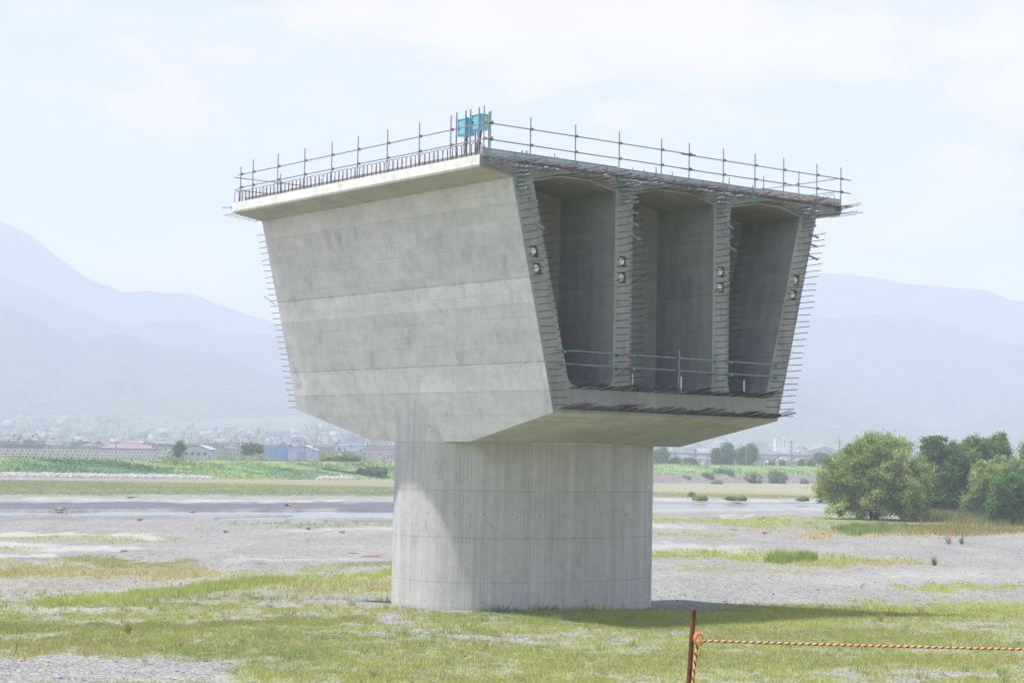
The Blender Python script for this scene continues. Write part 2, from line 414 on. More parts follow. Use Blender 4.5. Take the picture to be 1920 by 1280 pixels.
for i, (x, y, z, l, dx, dz, p) in enumerate(bars):
    if i in keep:
        me, k = bar_mesh(l); o = link('rebar', me, pier, (x, y, z)); o.rotation_euler = (-dz, 0, dx); cnt += 1
    else: rest.append((x, y, z, l, dx, dz))
b = MB()
for (x, y, z, l, dx, dz) in rest: b.tube([(x, y+.06, z), (x+dx*l, y-l, z+dz*l)], .0145, 5)
# far end bars (silhouettes against the hills)
z = 16.1; farb = []
while z > 8.3:
    x0 = web_edges(z)[0][0]; farb.append((x0+.12, z, random.gauss(0, .03))); z -= .262
for (x, z, dz) in farb: b.tube([(x, L-.06, z), (x, L+.85, z+dz)], .0145, 5)
for i in range(3): b.tube([(-9.45+.25*i, L-.05, 17.2), (-9.55+.25*i, L+.8+.3*random.random(), 17.2)], .014, 5)
for i in range(7): b.tube([(-9.4+.22*i, L-.05, 16.93-.03*i), (-9.45+.22*i, L+.95-.04*i, 16.88-.03*i)], .014, 5)
b.tube([(-7.3, L-.05, 13.0), (-7.35, L+.95, 13.45)], .014, 5)
# long bars leaning past the right edge of the deck
for k, (xa, za, xb, zb) in enumerate(((9.3, 17.25, 9.9, 17.45), (9.2, 17.2, 9.8, 17.32), (9.35, 17.15, 10.0, 17.4), (9.0, 16.85, 9.75, 16.95))): b.tube([(xa, -L+.05, za), (xb-.25, -L-1.0, zb)], .014, 5)
tag(b.build('rebar_rows', M_rebar, pier), kind='stuff')

# starter loops along the deck edges
lp = MB(); w2 = .125
lp.tube([(0, -w2, -.02), (0, -w2, .42), (0, -w2+.03, .49), (0, -.05, .52), (0, .05, .52), (0, w2-.03, .49), (0, w2, .42), (0, w2, -.02)], .013, 6)
lpm = lp.mesh('rebar_loop', M_loop, True)
y = -8.75; nl = 0
while y < 8.95:
    o = link('rebar_loop', lpm, pier, (-9.42+random.gauss(0, .01), y, zt_(y))); o.rotation_euler = (random.gauss(0, .02), random.gauss(0, .03), random.gauss(.25, .05)); y += .3; nl += 1
y = -8.7
while y < 3:
    o = link('rebar_loop', lpm, pier, (9.42, y, zt_(y))); o.rotation_euler = (random.gauss(0, .03), 0, random.gauss(.2, .05)); y += .4; nl += 1

# prestressing ducts
def duct_mesh(l, r=.046):
    b = MB(); n = 14; k = 0
    ring = lambda y, rr: [(rr*math.cos(2*PI*i/n), y, rr*math.sin(2*PI*i/n)) for i in range(n)]
    prof = [(.05, r)]; yy = 0.
    while yy > -l: prof.append((yy, r if k % 2 else r*.93)); yy -= .022; k += 1
    prof += [(-l, r), (-l, r*.82), (-l+.25, r*.82)]
    vs = []; 
    for y, rr in prof: vs += ring(y, rr)
    fs = [(i*n+j, i*n+(j+1) % n, (i+1)*n+(j+1) % n, (i+1)*n+j) for i in range(len(prof)-1) for j in range(n)]
    fs.append(tuple((len(prof)-1)*n+j for j in range(n)))
    b.add(vs, fs); return b.mesh('duct', M_duct, True)
DM = {l: duct_mesh(l) for l in (.35, .5, .62, .74)}
tp = MB(); tp.tube([(0, .02, 0), (0, -.07, 0)], .052, 12); tpm = tp.mesh('green_tape', M_green)
nd = 0
def duct(x, z, l, rx=0, rz=0, tape=False):
    global nd
    if nd >= 100: return
    o = link('duct', DM[l], pier, (x, -L, z)); o.rotation_euler = (rx, 0, rz); nd += 1
    if tape: link('green_tape', tpm, o)
for wi, x0 in enumerate((-7.98, -2.88, 2.24, 7.16)):
    for zr, cntd, ofs in ((17.13, 4, 0), (16.96, 4, .02), (16.80, 3, .04), (16.62, 2, .12), (16.47, 2, .15), (16.31, 2, .18)):
        for k in range(cntd):
            duct(x0+ofs+.2*k, zr+random.gauss(0, .01), random.choice((.35, .5, .5, .62)), random.gauss(0, .04), random.gauss(0, .06), k == 0 and zr < 17 and random.random() < .7)
    sl = {0: .02, 3: -.02}.get(wi, 0)
    for (dx, z, l) in ((.72, 16.03, .5), (.62, 15.66, .62), (.80, 15.15, .62)):
        xx = x0+dx+sl*(16-z)*12 if wi in (0,) else (x0+dx-.15-(16-z)*(.25 if wi == 3 else 0))
        duct(xx, z, l, .40+random.gauss(0, .05), random.gauss(0, .03), z > 16)
for xs, n_ in ((-6.92, 4), (-4.2, 4), (-1.84, 5), (.95, 4), (3.35, 5), (5.5, 4)):
    for k in range(n_): duct(xs+.185*k, 17.15+random.gauss(0, .008), random.choice((.5, .62)), random.gauss(0, .03), random.gauss(0, .05))

# steel end form, kerb forms, threaded rods
def channel_x(x0, x1, y, z0, z1, mat, name='end_form'):
    b = MB(); t = .006
    b.box(x0, x1, y, y+t, z0, z1); b.box(x0, x1, y-.05, y, z1-.012, z1); b.box(x0, x1, y-.05, y, z0, z0+.012)
    b.box(x0, x1, y-.025, y, (z0+z1)/2-.008, (z0+z1)/2+.008)
    xx = x0
    while xx < x1-.1: b.box(xx+.02, xx+.03, y-.045, y, z0+.012, z1-.012); xx += 1.5
    return b.build(name, mat, pier)
channel_x(-9.5, -2.95, -L+.03, 17.36, 17.68, M_form); channel_x(-2.94, 2.9, -L+.06, 17.35, 17.655, M_form); channel_x(2.91, 5.0, -L+.08, 17.34, 17.64, M_form)
channel_x(5.01, 9.58, -L+.02, 17.36, 17.67, M_kerb)
for y0, y1 in ((-8.9, -4.2), (-4.17, .4), (.43, 5.1), (5.12, 8.8)):
    b = MB(); zc = zt_((y0+y1)/2); t = .006
    b.box(-9.12, -9.12+t, y0, y1, zc+.02, zc+.24); b.box(-9.16, -9.12, y0, y1, zc+.232, zc+.24); b.box(-9.18, -9.12, y0, y1, zc+.10, zc+.112); b.box(-9.16, -9.12, y0, y1, zc+.02, zc+.03)
    b.build('kerb_form', M_kerb, pier)
for px in (-9.0, -8.85, -7.15, -6.9, -6.4, -6.05, -5.75, -5.4, -1.6, -1.15, -.5, -.25, .45, 3.6, 4.9, 5.05, 6.2, 7.1, 8.2):
    b = MB(); h = random.uniform(.35, .62)
    b.tube([(0, 0, -.05), (0, 0, h)], .016, 8)
    z = .05
    while z < h: b.tube([(0, 0, z), (0, 0, z+.02)], .026, 8); z += .06
    o = b.build('threaded_rod', M_pipe, pier, (px, -L+random.uniform(.4, .9), zt+.06))
    if px in (-7.15, -6.9): g = MB(); g.tube([(0, 0, h-.08), (0, 0, h+.02)], .035, 8); g.build('rod_cap', M_green, o)

# ------------------------------------------------------------------ railings on and in the pier
ex = Vector((math.cos(yaw), math.sin(yaw), 0)); ey = Vector((-math.sin(yaw), math.cos(yaw), 0))
def lw(x, y, z): return Vector((PX, PY, 0))+ex*x+ey*y+Vector((0, 0, z))
def local_thing(name, x, y, z, label, cat, group=None):
    o = empty(name, lw(x, y, z), yaw); tag(o, label, cat, group); return o
PR = .0245
def clamp(parent, p):
    b = MB(); x, y, z = p
    b.box(x-.045, x+.045, y-.06, y+.05, z-.04, z+.04); b.tube([(x-.06, y-.03, z+.05), (x+.05, y-.03, z+.05)], .012, 6); b.tube([(x+.03, y-.07, z-.05), (x+.03, y-.07, z+.03)], .012, 6)
    b.build('clamp', M_clamp, parent)
def green_foot(parent, p):
    b = MB(); x, y, z = p; b.box(x-.04, x+.04, y-.06, y+.03, z-.05, z+.05); b.box(x-.055, x+.02, y-.08, y-.06, z-.03, z+.03); b.build('base_clamp', M_green, parent)
def railing(x0, y0, posts, rails, label, axis, ptop, pbot, feet=True, off=-.05):
    o = local_thing('scaffold_railing', x0, y0, zt, label, 'railing', 'scaffold pipe railings round the deck')
    for a in posts:
        w, h, lo = (a if isinstance(a, tuple) else (a, ptop, pbot))
        p = (w-x0, 0) if axis == 'x' else (0, w-y0)
        b = MB(); lean = random.gauss(0, .008)
        b.tube([(p[0], p[1], lo-zt), (p[0]+lean, p[1]+lean, h-zt)], PR, 10); b.build('post', M_pipe, o)
        for (r0, r1, z) in rails:
            if min(r0, r1) <= w <= max(r0, r1):
                zz = z-zt; q = (p[0]+(.0 if axis == 'x' else off), p[1]+(off if axis == 'x' else 0), zz)
                clamp(o, q)
        if feet: green_foot(o, (p[0], p[1], lo-zt+.1))
    for (r0, r1, z) in rails:
        b = MB(); n = 6; pts = []
        for k in range(n+1):
            s = r0+(r1-r0)*k/n; zz = z-zt+(random.gauss(0, .006) if 0 < k < n else 0)
            pts.append((s-x0, off, zz) if axis == 'x' else (off, s-y0, zz))
        b.tube(pts, PR*.95, 10); b.build('rail', M_pipe, o)
    return o
railing(-9.19, -9.12, [-9.19, -7.33, -5.17, -2.98, -.79, .69, 2.57, 4.36, 6.03, 8.02, 9.5], [(-9.5, 1.0, 18.57), (-9.5, .95, 17.975), (.2, 10.1, 18.53), (.2, 10.05, 17.96)],
        'longer grey scaffold pipe railing above the open end with the three cells', 'x', 19.03, 17.12)
railing(-9.3, -8.9, [(-8.86, 19.25, 17.3), -6.8, -4.76, -2.58, -.48, 1.46, 3.57, 5.73, 7.84, (8.9, 18.95, 17.25)], [(-9.35, 9.2, 18.62), (-9.35, 9.2, 18.04)],
        'grey scaffold pipe railing along the lit deck edge above the row of rebar loops', 'y', 19.15, 17.36, True, .05)
railing(9.45, -9.0, [-6.73, -4.6, -2.4, -.2, 2., 4.2, 6.4, 8.6], [(-9.3, 9.2, 18.55), (-9.3, 9.2, 18.0)], 'scaffold pipe railing seen receding behind the deck corner nearest the willow', 'y', 19.12, 17.36)
railing(-9.3, 8.95, [-7.26, -5.1, -2.9, -.7, 1.5, 3.7, 5.9, 8.1], [(-9.6, 9.4, 18.44), (-9.6, 9.4, 17.9)], 'scaffold pipe railing on the far deck end, crossing behind the loops at the left tip', 'x', 18.86, 17.3)
for (x0, x1, zs, lab) in ((-5.9, -2.65, (10.49, 9.99), 'two loose scaffold pipes across the mouth of the cell nearest the lit wall'),
                          (-2.45, 2.5, (10.48, 9.99), 'two scaffold pipes with one upright across the mouth of the middle cell'),
                          (2.78, 5.95, (10.47, 9.98), 'two scaffold pipes across the mouth of the cell nearest the trees')):
    o = local_thing('cell_guardrail', x0, -L-.12, 9.9, lab, 'guardrail', 'pipe guards across the cell openings')
    for z in zs:
        b = MB(); b.tube([(0, 0, z-9.9+.0), (x1-x0, 0, z-9.9-.005)], .0265, 10); b.build('rail', M_pipe, o)
        for xx in (.35, x1-x0-.2): b = MB(); b.box(xx-.05, xx+.05, -.04, .1, z-9.9-.10, z-9.9-.01); b.build('clamp', M_green, o)
    if x0 == -2.45:
        b = MB(); b.tube([(2.67, -.05, 8.99-9.9), (2.67, -.05, 10.78-9.9)], .0265, 10); b.build('post', M_pipe, o)
        for z in zs: b = MB(); b.box(2.61, 2.73, -.1, .03, z-9.9-.04, z-9.9+.04); b.build('clamp', M_clamp, o)
for x in (-1.82, .74, 4.22):
    b = MB(); b.tube([(0, 0, -.2), (0, 0, .56)], .032, 12); b.build('drain_pipe', M_white, pier, (x, -L+.25, 9.22))

# switch boxes on their pipe stands
for i, (yc, w, xf, zl, zh, lab) in enumerate(((-6.58, .62, -8.6, 18.5, 19.12, 'light blue switch box on pipe legs, the one farther from the deck corner'),
                                       (-7.44, .58, -8.6, 18.6, 19.17, 'light blue switch box with a yellow label on its side, beside the deck corner'))):
    o = local_thing('switch_box', xf, yc, zt, lab, 'switch box', 'light blue switch boxes on the deck')
    b = MB(); b.box(0, .34, -w/2, w/2, zl-zt, zh-zt); bx = b.build('cabinet', M_blue, o)
    b = MB(); b.box(-.02, 0, -w/2+.04, w/2-.04, zl-zt+.05, zh-zt-.05); b.build('door', M_blue, bx)
    b = MB(); b.box(-.03, .37, -w/2-.03, w/2+.03, zh-zt, zh-zt+.025); b.build('lid', M_blue, bx)
    b = MB(); b.box(-.045, -.02, w/2-.14, w/2-.1, zl-zt+.25, zl-zt+.36); b.build('latch', M_black, bx)
    if i: b = MB(); b.box(.12, .24, -w/2-.035, -w/2-.031, zh-zt-.42, zh-zt-.1); b.build('label_plate', M_yellow, bx)
    for yy in (-w/2+.02, w/2-.02):
        b = MB(); b.tube([(-.07, yy, .0), (-.07, yy, 2.05)], .03, 10); b.build('leg', M_pipe, o)
        b = MB(); b.tube([(.4, yy, .0), (.4, yy, 1.95)], .03, 10); b.build('leg', M_pipe, o)
    for k in range(5):
        b = MB(); y0 = random.uniform(-w/2+.1, w/2-.1); b.tube([(.15, y0, zl-zt), (.12+random.gauss(0, .05), y0*.5, .75), (.1, y0*.3+random.gauss(0, .08), .3), (.2, y0+random.gauss(0, .1), .02)], .014, 6, caps=True); b.build('cable', M_black, o)
o = local_thing('toolbox', -8.9, -6.2, zt, 'small red box lying on the deck below the blue switch boxes', 'box')
b = MB(); b.box(-.1, .12, -.18, .18, 0.0, .16); b.build('body', M_red, o); b = MB(); b.tube([(0, -.1, .16), (0, -.08, .22), (0, .08, .22), (0, .1, .16)], .01, 6); b.build('handle', M_black, o)

# ------------------------------------------------------------------ ground masks, painted in world space from patches measured on the photograph
# x0,y0,x1,y1 (centre line in photo pixels, back-projected on the ground), half thickness, kind, amount
PATCH = [
 # left half
 (-200, 908, 740, 908, 12, 'o', 1.), (-200, 920, 740, 923, 9, 'g', .75), (330, 903, 760, 905, 9, 't', .8), (-200, 929, 740, 927, 4, 'g', .35),
 (60, 935, 250, 938, 1.6, 's', .9), (250, 938, 640, 939, 1.6, 's', .9), (-200, 947, -10, 947, 4, 'g', .25),
 (-200, 949, 760, 949, 8, 'k', .9), (-200, 961, 760, 959.5, 3.6, 'w', 1.), (420, 971, 560, 967, 2.4, 'w', 1.), (560, 967, 760, 965, 3.4, 'w', 1.), (620, 976, 760, 975, 1.8, 'w', 1.),
 (-200, 970, 330, 969, 4.5, 'k', .35), (450, 980, 740, 984, 7, 'g', .55), (560, 990, 740, 992, 3, 's', .7), (150, 993, 420, 1000, 6, 'g', .3),
 (-200, 997, 150, 998, 3.5, 's', 1.), (150, 1004, 290, 1007, 3.2, 's', 1.), (-200, 1006, 160, 1007, 5, 'y', .7), (140, 1012, 340, 1012, 5, 'y', .65), (340, 1010, 740, 1012, 7, 'o', .4),
 (-200, 1020, 60, 1020, 5, 's', .9), (60, 1028, 235, 1029, 5, 's', 1.), (-200, 1029, 60, 1029, 5, 'y', .65), (-200, 1043, 90, 1044, 2.6, 's', 1.),
 (430, 1050, 700, 1046, 3, 's', .6), (560, 1040, 740, 1046, 3, 'p', .35),
 (-200, 1053, 90, 1055, 5, 'y', .6), (160, 1053, 320, 1056, 8, 'o', .9), (-200, 1082, 60, 1078, 5, 'o', .5), (60, 1076, 330, 1074, 13, 't', .95), (330, 1084, 480, 1080, 6, 't', .7), (240, 1073, 400, 1071, 4, 's', .9),
 (400, 1076, 620, 1070, 4, 'y', .7), (600, 1064, 740, 1058, 7, 'o', .7), (-200, 1096, 260, 1098, 12, 't', .5), (-200, 1112, 300, 1110, 6, 's', .55),
 (95, 1129, 230, 1124, 5.5, 'Y', .9), (230, 1124, 420, 1104, 9, 'Y', 1.), (400, 1102, 540, 1090, 9, 'Y', 1.), (530, 1092, 740, 1078, 8, 'Y', .9), (300, 1132, 560, 1112, 10, 'o', .6), (560, 1103, 760, 1098, 12, 't', .8),
 (-200, 1142, 300, 1138, 8, 's', .4), (-200, 1156, 740, 1144, 9, 'y', .5),
 (-200, 1176, 400, 1176, 7, 'o', .95), (-200, 1176, 400, 1172, 6, 'g', .5), (-200, 1206, 120, 1204, 13, 'o', 1.), (120, 1206, 300, 1204, 13, 'o', .9), (400, 1172, 640, 1166, 9, 'o', .9),
 (-200, 1218, 180, 1216, 8, 't', .7), (300, 1212, 560, 1222, 16, 'o', .85), (560, 1216, 900, 1212, 9, 'o', .7), (380, 1232, 520, 1236, 12, 'g', .6), (500, 1195, 900, 1190, 6, 'g', .6),
 (-200, 1256, 150, 1252, 22, 'n', 1.), (150, 1246, 300, 1258, 20, 'n', .9), (270, 1278, 420, 1282, 8, 's', .7),
 (-200, 1066, 520, 1062, 15, 't', .42), (-200, 1098, 740, 1094, 15, 'y', .42), (-200, 1122, 740, 1112, 12, 'y', .55), (420, 1030, 740, 1034, 8, 'o', .3),
 # right half
 (1230, 1098, 1720, 1102, 13, 'y', .38), (1230, 1058, 1560, 1060, 12, 'y', .4),
 (880, 1150, 1230, 1170, 12, 'g', .55), (1180, 1160, 1500, 1160, 18, 'y', 1.), (1450, 1150, 1900, 1148, 14, 'y', 1.), (1300, 1140, 1560, 1140, 8, 'g', .6), (1600, 1128, 1960, 1122, 7, 'y', .6),
 (1200, 918, 1600, 922, 8, 't', .9), (1200, 926, 1600, 930, 7, 'o', .8), (1440, 920, 1560, 922, 3, 'Y', .6), (1200, 912, 1600, 912, 5, 'y', .7), (1200, 936.5, 1600, 939, 1.8, 's', .9),
 (1200, 947, 1600, 946, 4.4, 'w', 1.), (1200, 956, 1600, 953, 3, 's', .6), (1200, 965, 1420, 966, 3, 'g', .35), (1355, 968, 1400, 967, 1.3, 's', 1.),
 (1200, 975, 1480, 976, 6, 'y', .9), (1380, 982, 1620, 976, 10, 'y', .8), (1320, 986, 1470, 992, 6, 'o', .5), (1200, 985, 1300, 988, 4, 's', .8), (1230, 992, 1330, 994, 3, 'p', .4), (1440, 995, 1560, 997, 4, 'p', .4),
 (1200, 1002, 1380, 1003, 3, 'y', .7), (1200, 1010, 1960, 1012, 7, 'n', .8), (1200, 1024, 1400, 1030, 5, 's', .7), (1560, 999, 1960, 990, 9, 't', .9), (1560, 988, 1700, 990, 9, 'g', .6), (1700, 985, 1960, 975, 14, 'o', .7),
 (1630, 1016, 1740, 1018, 1.6, 'y', .6), (1740, 1022, 1960, 1027, 1.6, 'y', .4),
 (1200, 1040, 1400, 1042, 9, 'y', .85), (1400, 1042, 1560, 1046, 10, 'Y', .7), (1540, 1052, 1700, 1052, 9, 't', .8), (1600, 1046, 1740, 1056, 8, 'y', .6), (1200, 1047, 1270, 1046, 4, 'g', .5), (1300, 1066, 1500, 1070, 7, 'y', .6), (1500, 1070, 1600, 1070, 4, 't', .5),
 (1200, 1072, 1280, 1072, 4, 's', .4), (1560, 1085, 1960, 1072, 12, 's', .35), (1200, 1088, 1330, 1088, 4, 'y', .35), (1250, 1107, 1350, 1108, 4, 'y', .4),
 (1700, 1102, 1960, 1096, 6, 'y', .95), (1480, 1108, 1700, 1106, 4, 'y', .4), (1800, 1115, 1960, 1112, 3, 'n', .5),
]
GREEN0 = 1118
def masks(P):
    """P: (n,3) world points -> dict of amounts"""
    x, y = proj(P); X, Y = P[:, 0], P[:, 1]
    n1 = fbm(X*.22, Y*.07, 3, 4)-.5; n2 = fbm(X*.9, Y*.30, 9, 4)-.5; n3 = fbm(X*.05, Y*.03, 21, 3)-.5
    k = np.clip((y-880)/120., .12, 2.2)
    yd = y+(n1*15+n2*10)*k; xd = x+n3*60
    r = {c: np.zeros(len(P)) for c in 'govwtysknpY'}
    front = Y > 30
    for (x0, y0, x1, y1, h, c, a) in PATCH:
        if c in 'goytpY' and y0 > 990: h *= 1.25
        t = (xd-x0)/(x1-x0); tc = np.clip(t, 0, 1)
        over = np.maximum(0, np.abs(xd-(x0+(x1-x0)*tc)))/(h*7)
        if c == 'w':
            t = (x-x0)/(x1-x0); tc = np.clip(t, 0, 1); over = np.abs(x-(x0+(x1-x0)*tc))/(h*7)
            d = np.abs(y+n1*1.5-(y0+(y1-y0)*tc))/h
        else: d = np.abs(yd-(y0+(y1-y0)*tc))/h
        dd_ = np.sqrt(d*d+over*over); v = a*(1-(sstep(.6, 1.25, dd_) if c in 'wk' else sstep(.25, 1.55, dd_)))*front
        r[c] = np.maximum(r[c], v)
    # the green foreground
    fg = sstep(GREEN0-34, GREEN0+52, y+n1*95+n2*26-(x-1000)*.004)*(Y > 20)
    bandn = fbm(X*.10, Y*.22, 40, 4); fine = fbm(X*.8, Y*.5, 44, 4)
    base = np.clip(.73+(bandn-.5)*1.1+(fine-.5)*.8, .15, 1.)*fg
    r['y'] = np.maximum(r['y'], base*.9*(1-r['n'])); r['o'] = np.maximum(r['o'], fg*np.clip((bandn-.52)*3, 0, .6)*(1-r['n']))
    near = (Y < 30)
    r['y'] = np.where(near, .9, r['y'])
    return r
def ground_z(X, Y):
    z = .36-.86*sstep(73, 96, Y)
    z = z+(fbm(X*.12, Y*.12, 5, 3)-.5)*.16*sstep(24, 40, Y)*(1-.5*sstep(300, 600, Y))
    rr = np.sqrt(X*X+Y*Y); hill = 1-sstep(13.5, 25, np.where(Y > 0, Y, 0))
    z = z+(4.6-z)*hill
    far = sstep(640, 760, Y); fan = 1.2+np.maximum(0, Y-900)*.012+np.maximum(0, Y-1500)*.024+(fbm(X*.004, Y*.004, 60, 4)-.5)*np.clip((Y-900)*.01, 0, 50)
    fan = fan*(1-.38*sstep(-.02, .12, X/np.maximum(Y, 1)))
    return z*(1-far)+fan*far
def polar_grid(rs, az):
    A, Rr = np.meshgrid(az, rs); X = Rr*np.tan(A) if False else Rr*np.sin(A); Y = Rr*np.cos(A)
    n, m = len(rs), len(az)
    i = np.arange((n-1)*(m-1)); a = (i//(m-1))*m+i % (m-1)
    F = np.stack([a, a+1, a+m+1, a+m], 1)[:, ::-1]
    return X.ravel(), Y.ravel(), F
rs = [0.01, 4, 8, 11, 13, 15, 17, 19, 21, 23, 25, 30, 36, 42, 48]
px = 440.
while px > 32: rs.append(H*FPX/px); px -= 1.0 if px > 240 else .8
while rs[-1] < 4600: rs.append(rs[-1]*1.022)
rs += [5200, 5900]
azf = np.radians(np.arange(-18.5, 18.5, .058)); azc = np.radians(np.arange(-180, -18.6, 4.5)); azd = np.radians(np.append(np.arange(21, 180, 4.5), 180))
az = np.concatenate([azc, azf, azd])
GX, GY, GF = polar_grid(np.array(rs), az)
GZ = ground_z(GX, GY)
P = np.stack([GX, GY, GZ], 1); mk = masks(P)
GZ = GZ-mk['w']*.6; GZ = GZ+mk['k']*.12
dgl = np.clip(np.maximum.reduce([mk['g'], mk['o'], mk['y'], mk['t'], mk['Y']]), 0, 1)
wsum = mk['g']+mk['o']+mk['y']+mk['t']+mk['Y']+1e-6
C = {'g': (.13, .18, .07), 'o': (.18, .19, .085), 'y': (.235, .26, .09), 't': (.29, .255, .15), 'Y': (.26, .31, .10)}
gcol = sum(np.outer(mk[k]/wsum, C[k]) for k in C)
farp = sstep(650, 760, GY)[:, None]
town = np.array([.10, .13, .075])[None]*(0.75+.5*fbm(GX*.01, GY*.01, 70, 3))[:, None]
gcol = gcol*(1-farp)+town*farp; dgl = np.maximum(dgl, farp[:, 0])
aux = np.stack([dgl, mk['s'], np.maximum(mk['k'], 0)], 1); aux2 = np.stack([mk['p'], mk['w'], mk['n']], 1)
P[:, 2] = GZ

def ground_mat():
    t = NT('riverbed_ground'); pos = t.new('NewGeometry').outputs['Position']
    ga = t.new('VertexColor', layer_name='grass').outputs[0]; a1 = t.new('SeparateColor', i={0: t.new('VertexColor', layer_name='aux').outputs[0]}); a2 = t.new('SeparateColor', i={0: t.new('VertexColor', layer_name='aux2').outputs[0]})
    vo = t.new('TexVoronoi', feature='F1', i={'Vector': t.mapv(pos, 1, .8, 1), 'Scale': 10., 'Randomness': 1.})
    cellv = t.new('SeparateColor', i={0: vo.outputs['Color']}).outputs[0]
    vo2 = t.new('TexVoronoi', feature='F1', i={'Vector': t.mapv(pos, 1, .35, 1), 'Scale': 2.6, 'Randomness': 1.}); cell2 = t.new('SeparateColor', i={0: vo2.outputs['Color']}).outputs[1]
    big = t.noise(t.mapv(pos, .5, .16, 1), .5, 5, .6)
    st = t.m('ADD', t.m('MULTIPLY', cellv, .78), t.m('MULTIPLY', cell2, .22))
    k = t.ramp(st, .08, .95, .66, 1.36); k = t.m('MULTIPLY', k, t.ramp(big, .3, .7, .86, 1.12))
    kc = t.new('CombineColor', i={0: k, 1: k, 2: k}).outputs[0]
    grav = t.mix(1., (.246, .242, .232), kc, 'MULTIPLY')
    dark = t.mix(1., (.11, .12, .14), kc, 'MULTIPLY')
    sandk = t.ramp(t.noise(t.mapv(pos, 1, .4, 1), 1.2, 5), .3, .7, .88, 1.1)
    sand = t.mix(1., (.36, .348, .32), t.new('CombineColor', i={0: sandk, 1: sandk, 2: sandk}).outputs[0], 'MULTIPLY')
    c = t.mix(a1.outputs[1], grav, sand); c = t.mix(a1.outputs[2], c, dark)
    c = t.mix(t.m('MULTIPLY', a2.outputs[0], .7), c, (.36, .22, .15))
    c = t.mix(t.ramp(a2.outputs[1], .1, .5), c, (.12, .115, .10))
    # grass cover comes through in clumps
    gn = t.noise(t.mapv(pos, 1, .55, 1), 2.3, 7, .72)
    gn2 = t.noise(t.mapv(pos, 1, .5, 1), 6.5, 4, .65)
    gn3 = t.noise(t.mapv(pos, 1, .6, 1), 11., 4, .75)
    g = t.m('ADD', t.m('ADD', t.m('MULTIPLY', gn, .2), t.m('MULTIPLY', gn2, .3)), t.m('MULTIPLY', gn3, .5))
    th = t.ramp(a1.outputs[0], 0., 1., .70, .38)
    g = t.m('MULTIPLY', t.ramp(t.m('SUBTRACT', g, th), -.04, .06, 0., .95), t.m('GREATER_THAN', a1.outputs[0], .02))
    gk = t.ramp(t.noise(t.mapv(pos, 1, .6, 1), 5., 5, .7), .28, .72, .62, 1.4)
    gc = t.mix(1., ga, t.new('CombineColor', i={0: gk, 1: gk, 2: gk}).outputs[0], 'MULTIPLY')
    c = t.mix(g, c, gc)
    h = t.m('ADD', t.m('MULTIPLY', vo.outputs['Distance'], -1.2), t.m('MULTIPLY', gn2, .8))
    return t.end(t.bsdf(c, .95, 0, h, .7, .10, Specular_IOR_Level=.15))
gm = npmesh('ground', P, GF, ground_mat(), {'grass': gcol, 'aux': aux, 'aux2': aux2}, True)
tag(link('ground', gm), kind='structure')
# river
t = NT('river_water'); pos = t.new('NewGeometry').outputs['Position']
wv = t.noise(t.mapv(pos, .35, 1.2, 1), 1.3, 4, .6)
M_water = t.end(t.bsdf((.16, .19, .21), .18, 0, wv, .35, .08, Specular_IOR_Level=.6))
b = MB(); b.add([(-400, 140, -.68), (400, 140, -.68), (400, 345, -.68), (-400, 345, -.68)], [(0, 1, 2, 3)]); tag(b.build('river', M_water), kind='structure')

# ------------------------------------------------------------------ vegetation
def leaf_mat(name, transl=.35, var=.25):
    t = NT(name); c = t.new('VertexColor', layer_name='col').outputs[0]
    d = t.new('BsdfDiffuse', i={0: c}); tr = t.new('BsdfTranslucent', i={0: t.mix(1., c, (1.25, 1.25, .6), 'MULTIPLY')})
    return t.end(t.new('MixShader', i={0: transl, 1: d.outputs[0], 2: tr.outputs[0]}).outputs[0])
M_leaf = leaf_mat('leaves'); M_blade = leaf_mat('grass_blades', .3)
M_bark = simple('bark', (.10, .08, .06), .9, 0, .3, 6)
def blades(P, h, w, colr, spread=.35, seed=0):
    """one triangle per blade"""
    g = np.random.default_rng(seed); n = len(P); a = g.uniform(0, 2*PI, n); hw = w*.5
    d = np.stack([np.cos(a), np.sin(a), np.zeros(n)], 1); ln = g.normal(0, spread, (n, 2))
    tip = P+np.stack([ln[:, 0]*h, ln[:, 1]*h, h], 1)
    V = np.stack([P-d*hw[:, None], P+d*hw[:, None], tip], 1).reshape(-1, 3)
    return V, np.arange(n*3).reshape(-1, 3), np.repeat(colr, 3, 0)
def leaves(P, size, colr, seed=0, droop=0.):
    g = np.random.default_rng(seed); n = len(P)
    a = g.normal(size=(n, 3)); a[:, 2] -= droop; a /= np.linalg.norm(a, axis=1)[:, None]
    b = g.normal(size=(n, 3)); b -= (b*a).sum(1)[:, None]*a; b /= np.linalg.norm(b, axis=1)[:, None]
    s = size*g.uniform(.7, 1.3, n)[:, None]
    V = np.stack([P-a*s*.5, P+b*s*.28, P+a*s*.5, P-b*s*.28], 1).reshape(-1, 3)
    return V, np.arange(n*4).reshape(-1, 4), np.repeat(colr, 4, 0)
SC = {'g': (.20, .30, .11), 'o': (.30, .32, .16), 'y': (.44, .47, .20), 't': (.48, .43, .29), 'Y': (.40, .47, .18)}
